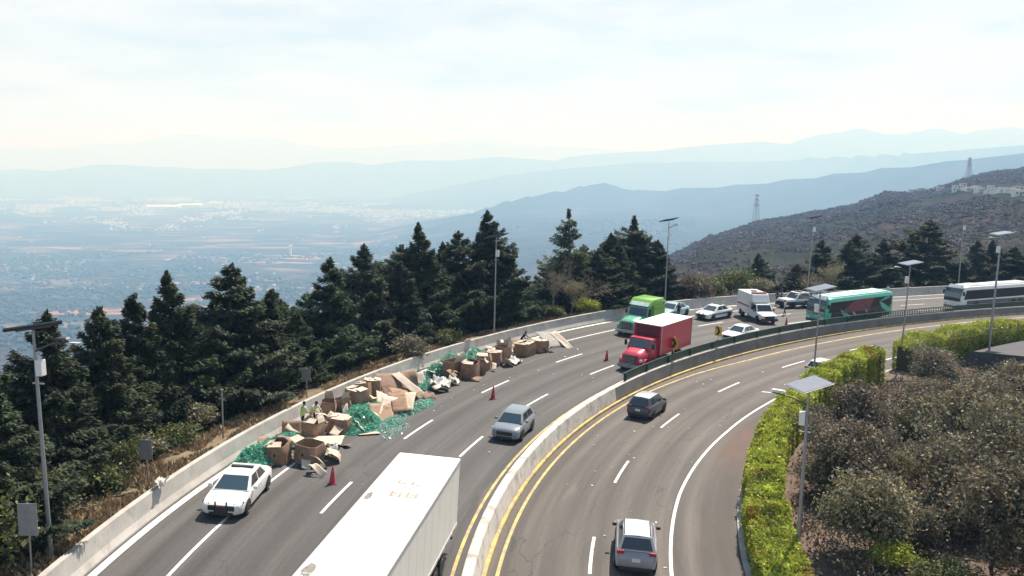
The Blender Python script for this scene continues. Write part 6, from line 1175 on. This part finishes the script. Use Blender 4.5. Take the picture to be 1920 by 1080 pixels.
# village on the hill: small houses, walls, roof, door and windows
HW = [mat('house_white', (0.72, 0.70, 0.66), 0.8, var=0.08), mat('house_cream', (0.62, 0.52, 0.42), 0.8, var=0.1)]; HR = mat('house_roof', (0.45, 0.42, 0.40), 0.8, var=0.15); HRT = mat('house_tiles', (0.40, 0.31, 0.27), 0.8, var=0.15)
VILLAGE = []
def house(x, y, w, d, h, k, rot):
    z = float(land(np.array([x]), np.array([y]))[0]); e = empty('house', Matrix.Translation((x, y, z)) @ Matrix.Rotation(rot, 4, 'Z')); tag(e, 'small pale house in the village strip on the brown hill', 'house', 'houses of the hillside village'); VILLAGE.append((x, y, max(w, d)))
    b = MB(); b.box((0, 0, h/2-0.6), (w, d, h+1.2)); b.build('wall', HW[k % 2], e); b = MB()
    if k % 3: b.box((0, 0, h+0.12), (w+0.5, d+0.5, 0.24))
    else: b.loft([[(-w/2-0.3, -d/2-0.3, h), (-w/2-0.3, d/2+0.3, h), (-w/2-0.3, 0, h+1.5)], [(w/2+0.3, -d/2-0.3, h), (w/2+0.3, d/2+0.3, h), (w/2+0.3, 0, h+1.5)]])
    b.build('roof', HRT if k % 3 == 0 else HR, e); b = MB(); b.box((w*0.1, -d/2, 1.05), (0.9, 0.08, 2.1)); b.build('door', BLK, e)
    for q in (-0.28, 0.34): b = MB(); b.box((w*q, -d/2, 1.6), (1.1, 0.08, 1.0)); b.build('window', GLASS, e)
def village():
    rr = random.Random(5); base = [(478, 1122), (492, 1130), (486, 1084), (446, 971), (396, 844), (384, 812), (381, 798), (383, 789), (385, 784), (387, 778), (381, 758), (376, 742), (368, 720), (354, 687), (350, 675), (342, 655), (336, 640), (338, 632), (332, 618), (329, 605)]
    for i, (x, y) in enumerate(base):
        for j in range(2 if i in (0, 4, 7, 9, 11, 13, 15) else 1): house(x+rr.uniform(-3, 3)+j*13, y+rr.uniform(-4, 4)+j*8, rr.uniform(4.5, 8), rr.uniform(4.5, 6), rr.uniform(2.4, 3.2), rr.choice((1, 2, 4, 5, 2, 4, 8, 2)), rr.uniform(-0.4, 0.7))
village()
# valley: big white sheds, a tall white tower and the far town
def on_land(x, y): return float(land(np.array([float(x)]), np.array([float(y)]))[0])
def shed(px, Y, w, d, h, label, rot=0.25):
    x = (px-960)/FPX*Y; e = empty('warehouse', Matrix.Translation((x, Y, on_land(x, Y))) @ Matrix.Rotation(rot, 4, 'Z')); tag(e, label, 'warehouse', 'long white sheds in the valley town'); W = mat('shed_white', (0.80, 0.79, 0.72), 0.6, var=0.04, scale=0.01); b = MB(); b.box((0, 0, h/2-2), (w, d, h+4)); b.build('wall', W, e); b = MB(); b.loft([[(-w/2-1, -d/2-1, h), (-w/2-1, 0, h+d*0.06), (-w/2-1, d/2+1, h)], [(w/2+1, -d/2-1, h), (w/2+1, 0, h+d*0.06), (w/2+1, d/2+1, h)]]); b.build('roof', W, e)
shed(308, 10200, 340, 200, 26, 'long white shed in the valley town, left and longer one'); shed(358, 10700, 260, 180, 26, 'long white shed in the valley town, right and shorter one'); shed(405, 11800, 180, 110, 12, 'small white shed in the valley town behind the two long ones')
x = (543-960)/FPX*4700; e = empty('tower', Matrix.Translation((x, 4700, on_land(x, 4700)))); tag(e, 'slim white tower standing alone on the valley floor', 'tower'); b = MB(); b.lathe([(9, -3), (7, 2), (6, 40), (5.4, 52), (8, 54), (8, 60), (5, 62)], 14); b.build('shaft', mat('tower_white', (0.75, 0.76, 0.75), 0.6, var=0.05), e, smooth=40); b = MB(); b.box((26, 5, 4), (36, 14, 9)); b.box((-30, 12, 3), (22, 14, 7)); b.build('annex', HW[0], e)
def town():
    rng = np.random.default_rng(9); n = 26000; px = rng.uniform(-80, 1080, n); Y = rng.uniform(6500, 15500, n); zz = land((px-960)/FPX*Y, Y); keep = (zz < -418) & (fbm(px/70, Y/900, 5, 4)+0.35-np.abs(Y-10200)/6000 > rng.uniform(0, 0.9, n)); px, Y = px[keep][:6000], Y[keep][:6000]; px2 = rng.uniform(-60, 820, 420); Y2 = rng.uniform(2900, 6000, 420); k2 = fbm(px2/50, Y2/300, 6, 3) > 0.3; px = np.concatenate([px, px2[k2]]); Y = np.concatenate([Y, Y2[k2]]); n = len(px)
    x = (px-960)/FPX*Y; z = land(x, Y); sc = np.where(Y < 6200, 0.45, 1.0); w = rng.uniform(9, 30, n)*sc; d = rng.uniform(9, 26, n)*sc; h = rng.uniform(5, 13, n)*sc; big = rng.random(n) < 0.03; w[big] *= 2.6; d[big] *= 2; a = rng.uniform(0, 3.14, n); c, s = np.cos(a), np.sin(a)
    q = np.array([(-1, -1, 0), (1, -1, 0), (1, 1, 0), (-1, 1, 0), (-1, -1, 1), (1, -1, 1), (1, 1, 1), (-1, 1, 1)], float); lx = q[None, :, 0]*w[:, None]/2; ly = q[None, :, 1]*d[:, None]/2; V = np.stack([x[:, None]+lx*c[:, None]-ly*s[:, None], Y[:, None]+lx*s[:, None]+ly*c[:, None], z[:, None]-3+q[None, :, 2]*(h[:, None]+3)], -1).reshape(-1, 3)
    f = np.array([(4, 5, 6, 7), (0, 1, 5, 4), (1, 2, 6, 5), (2, 3, 7, 6), (3, 0, 4, 7)]); F = (f[None]+(np.arange(n)*8)[:, None, None]).reshape(-1, 4); col = np.array([(1, 1, 1), (0.95, 0.9, 0.82), (0.75, 0.72, 0.7), (0.7, 0.42, 0.32), (0.9, 0.95, 1.0)])[rng.integers(0, 5, n)]
    tag(obj('far_town', raw_mesh('far_town', V, F, mat('town_plaster', (0.50, 0.50, 0.49), 0.8, var=0.06, scale=0.01, attr='tint'), np.repeat(col, 5, 0))), kind='stuff')
town()
scatter_scrub()
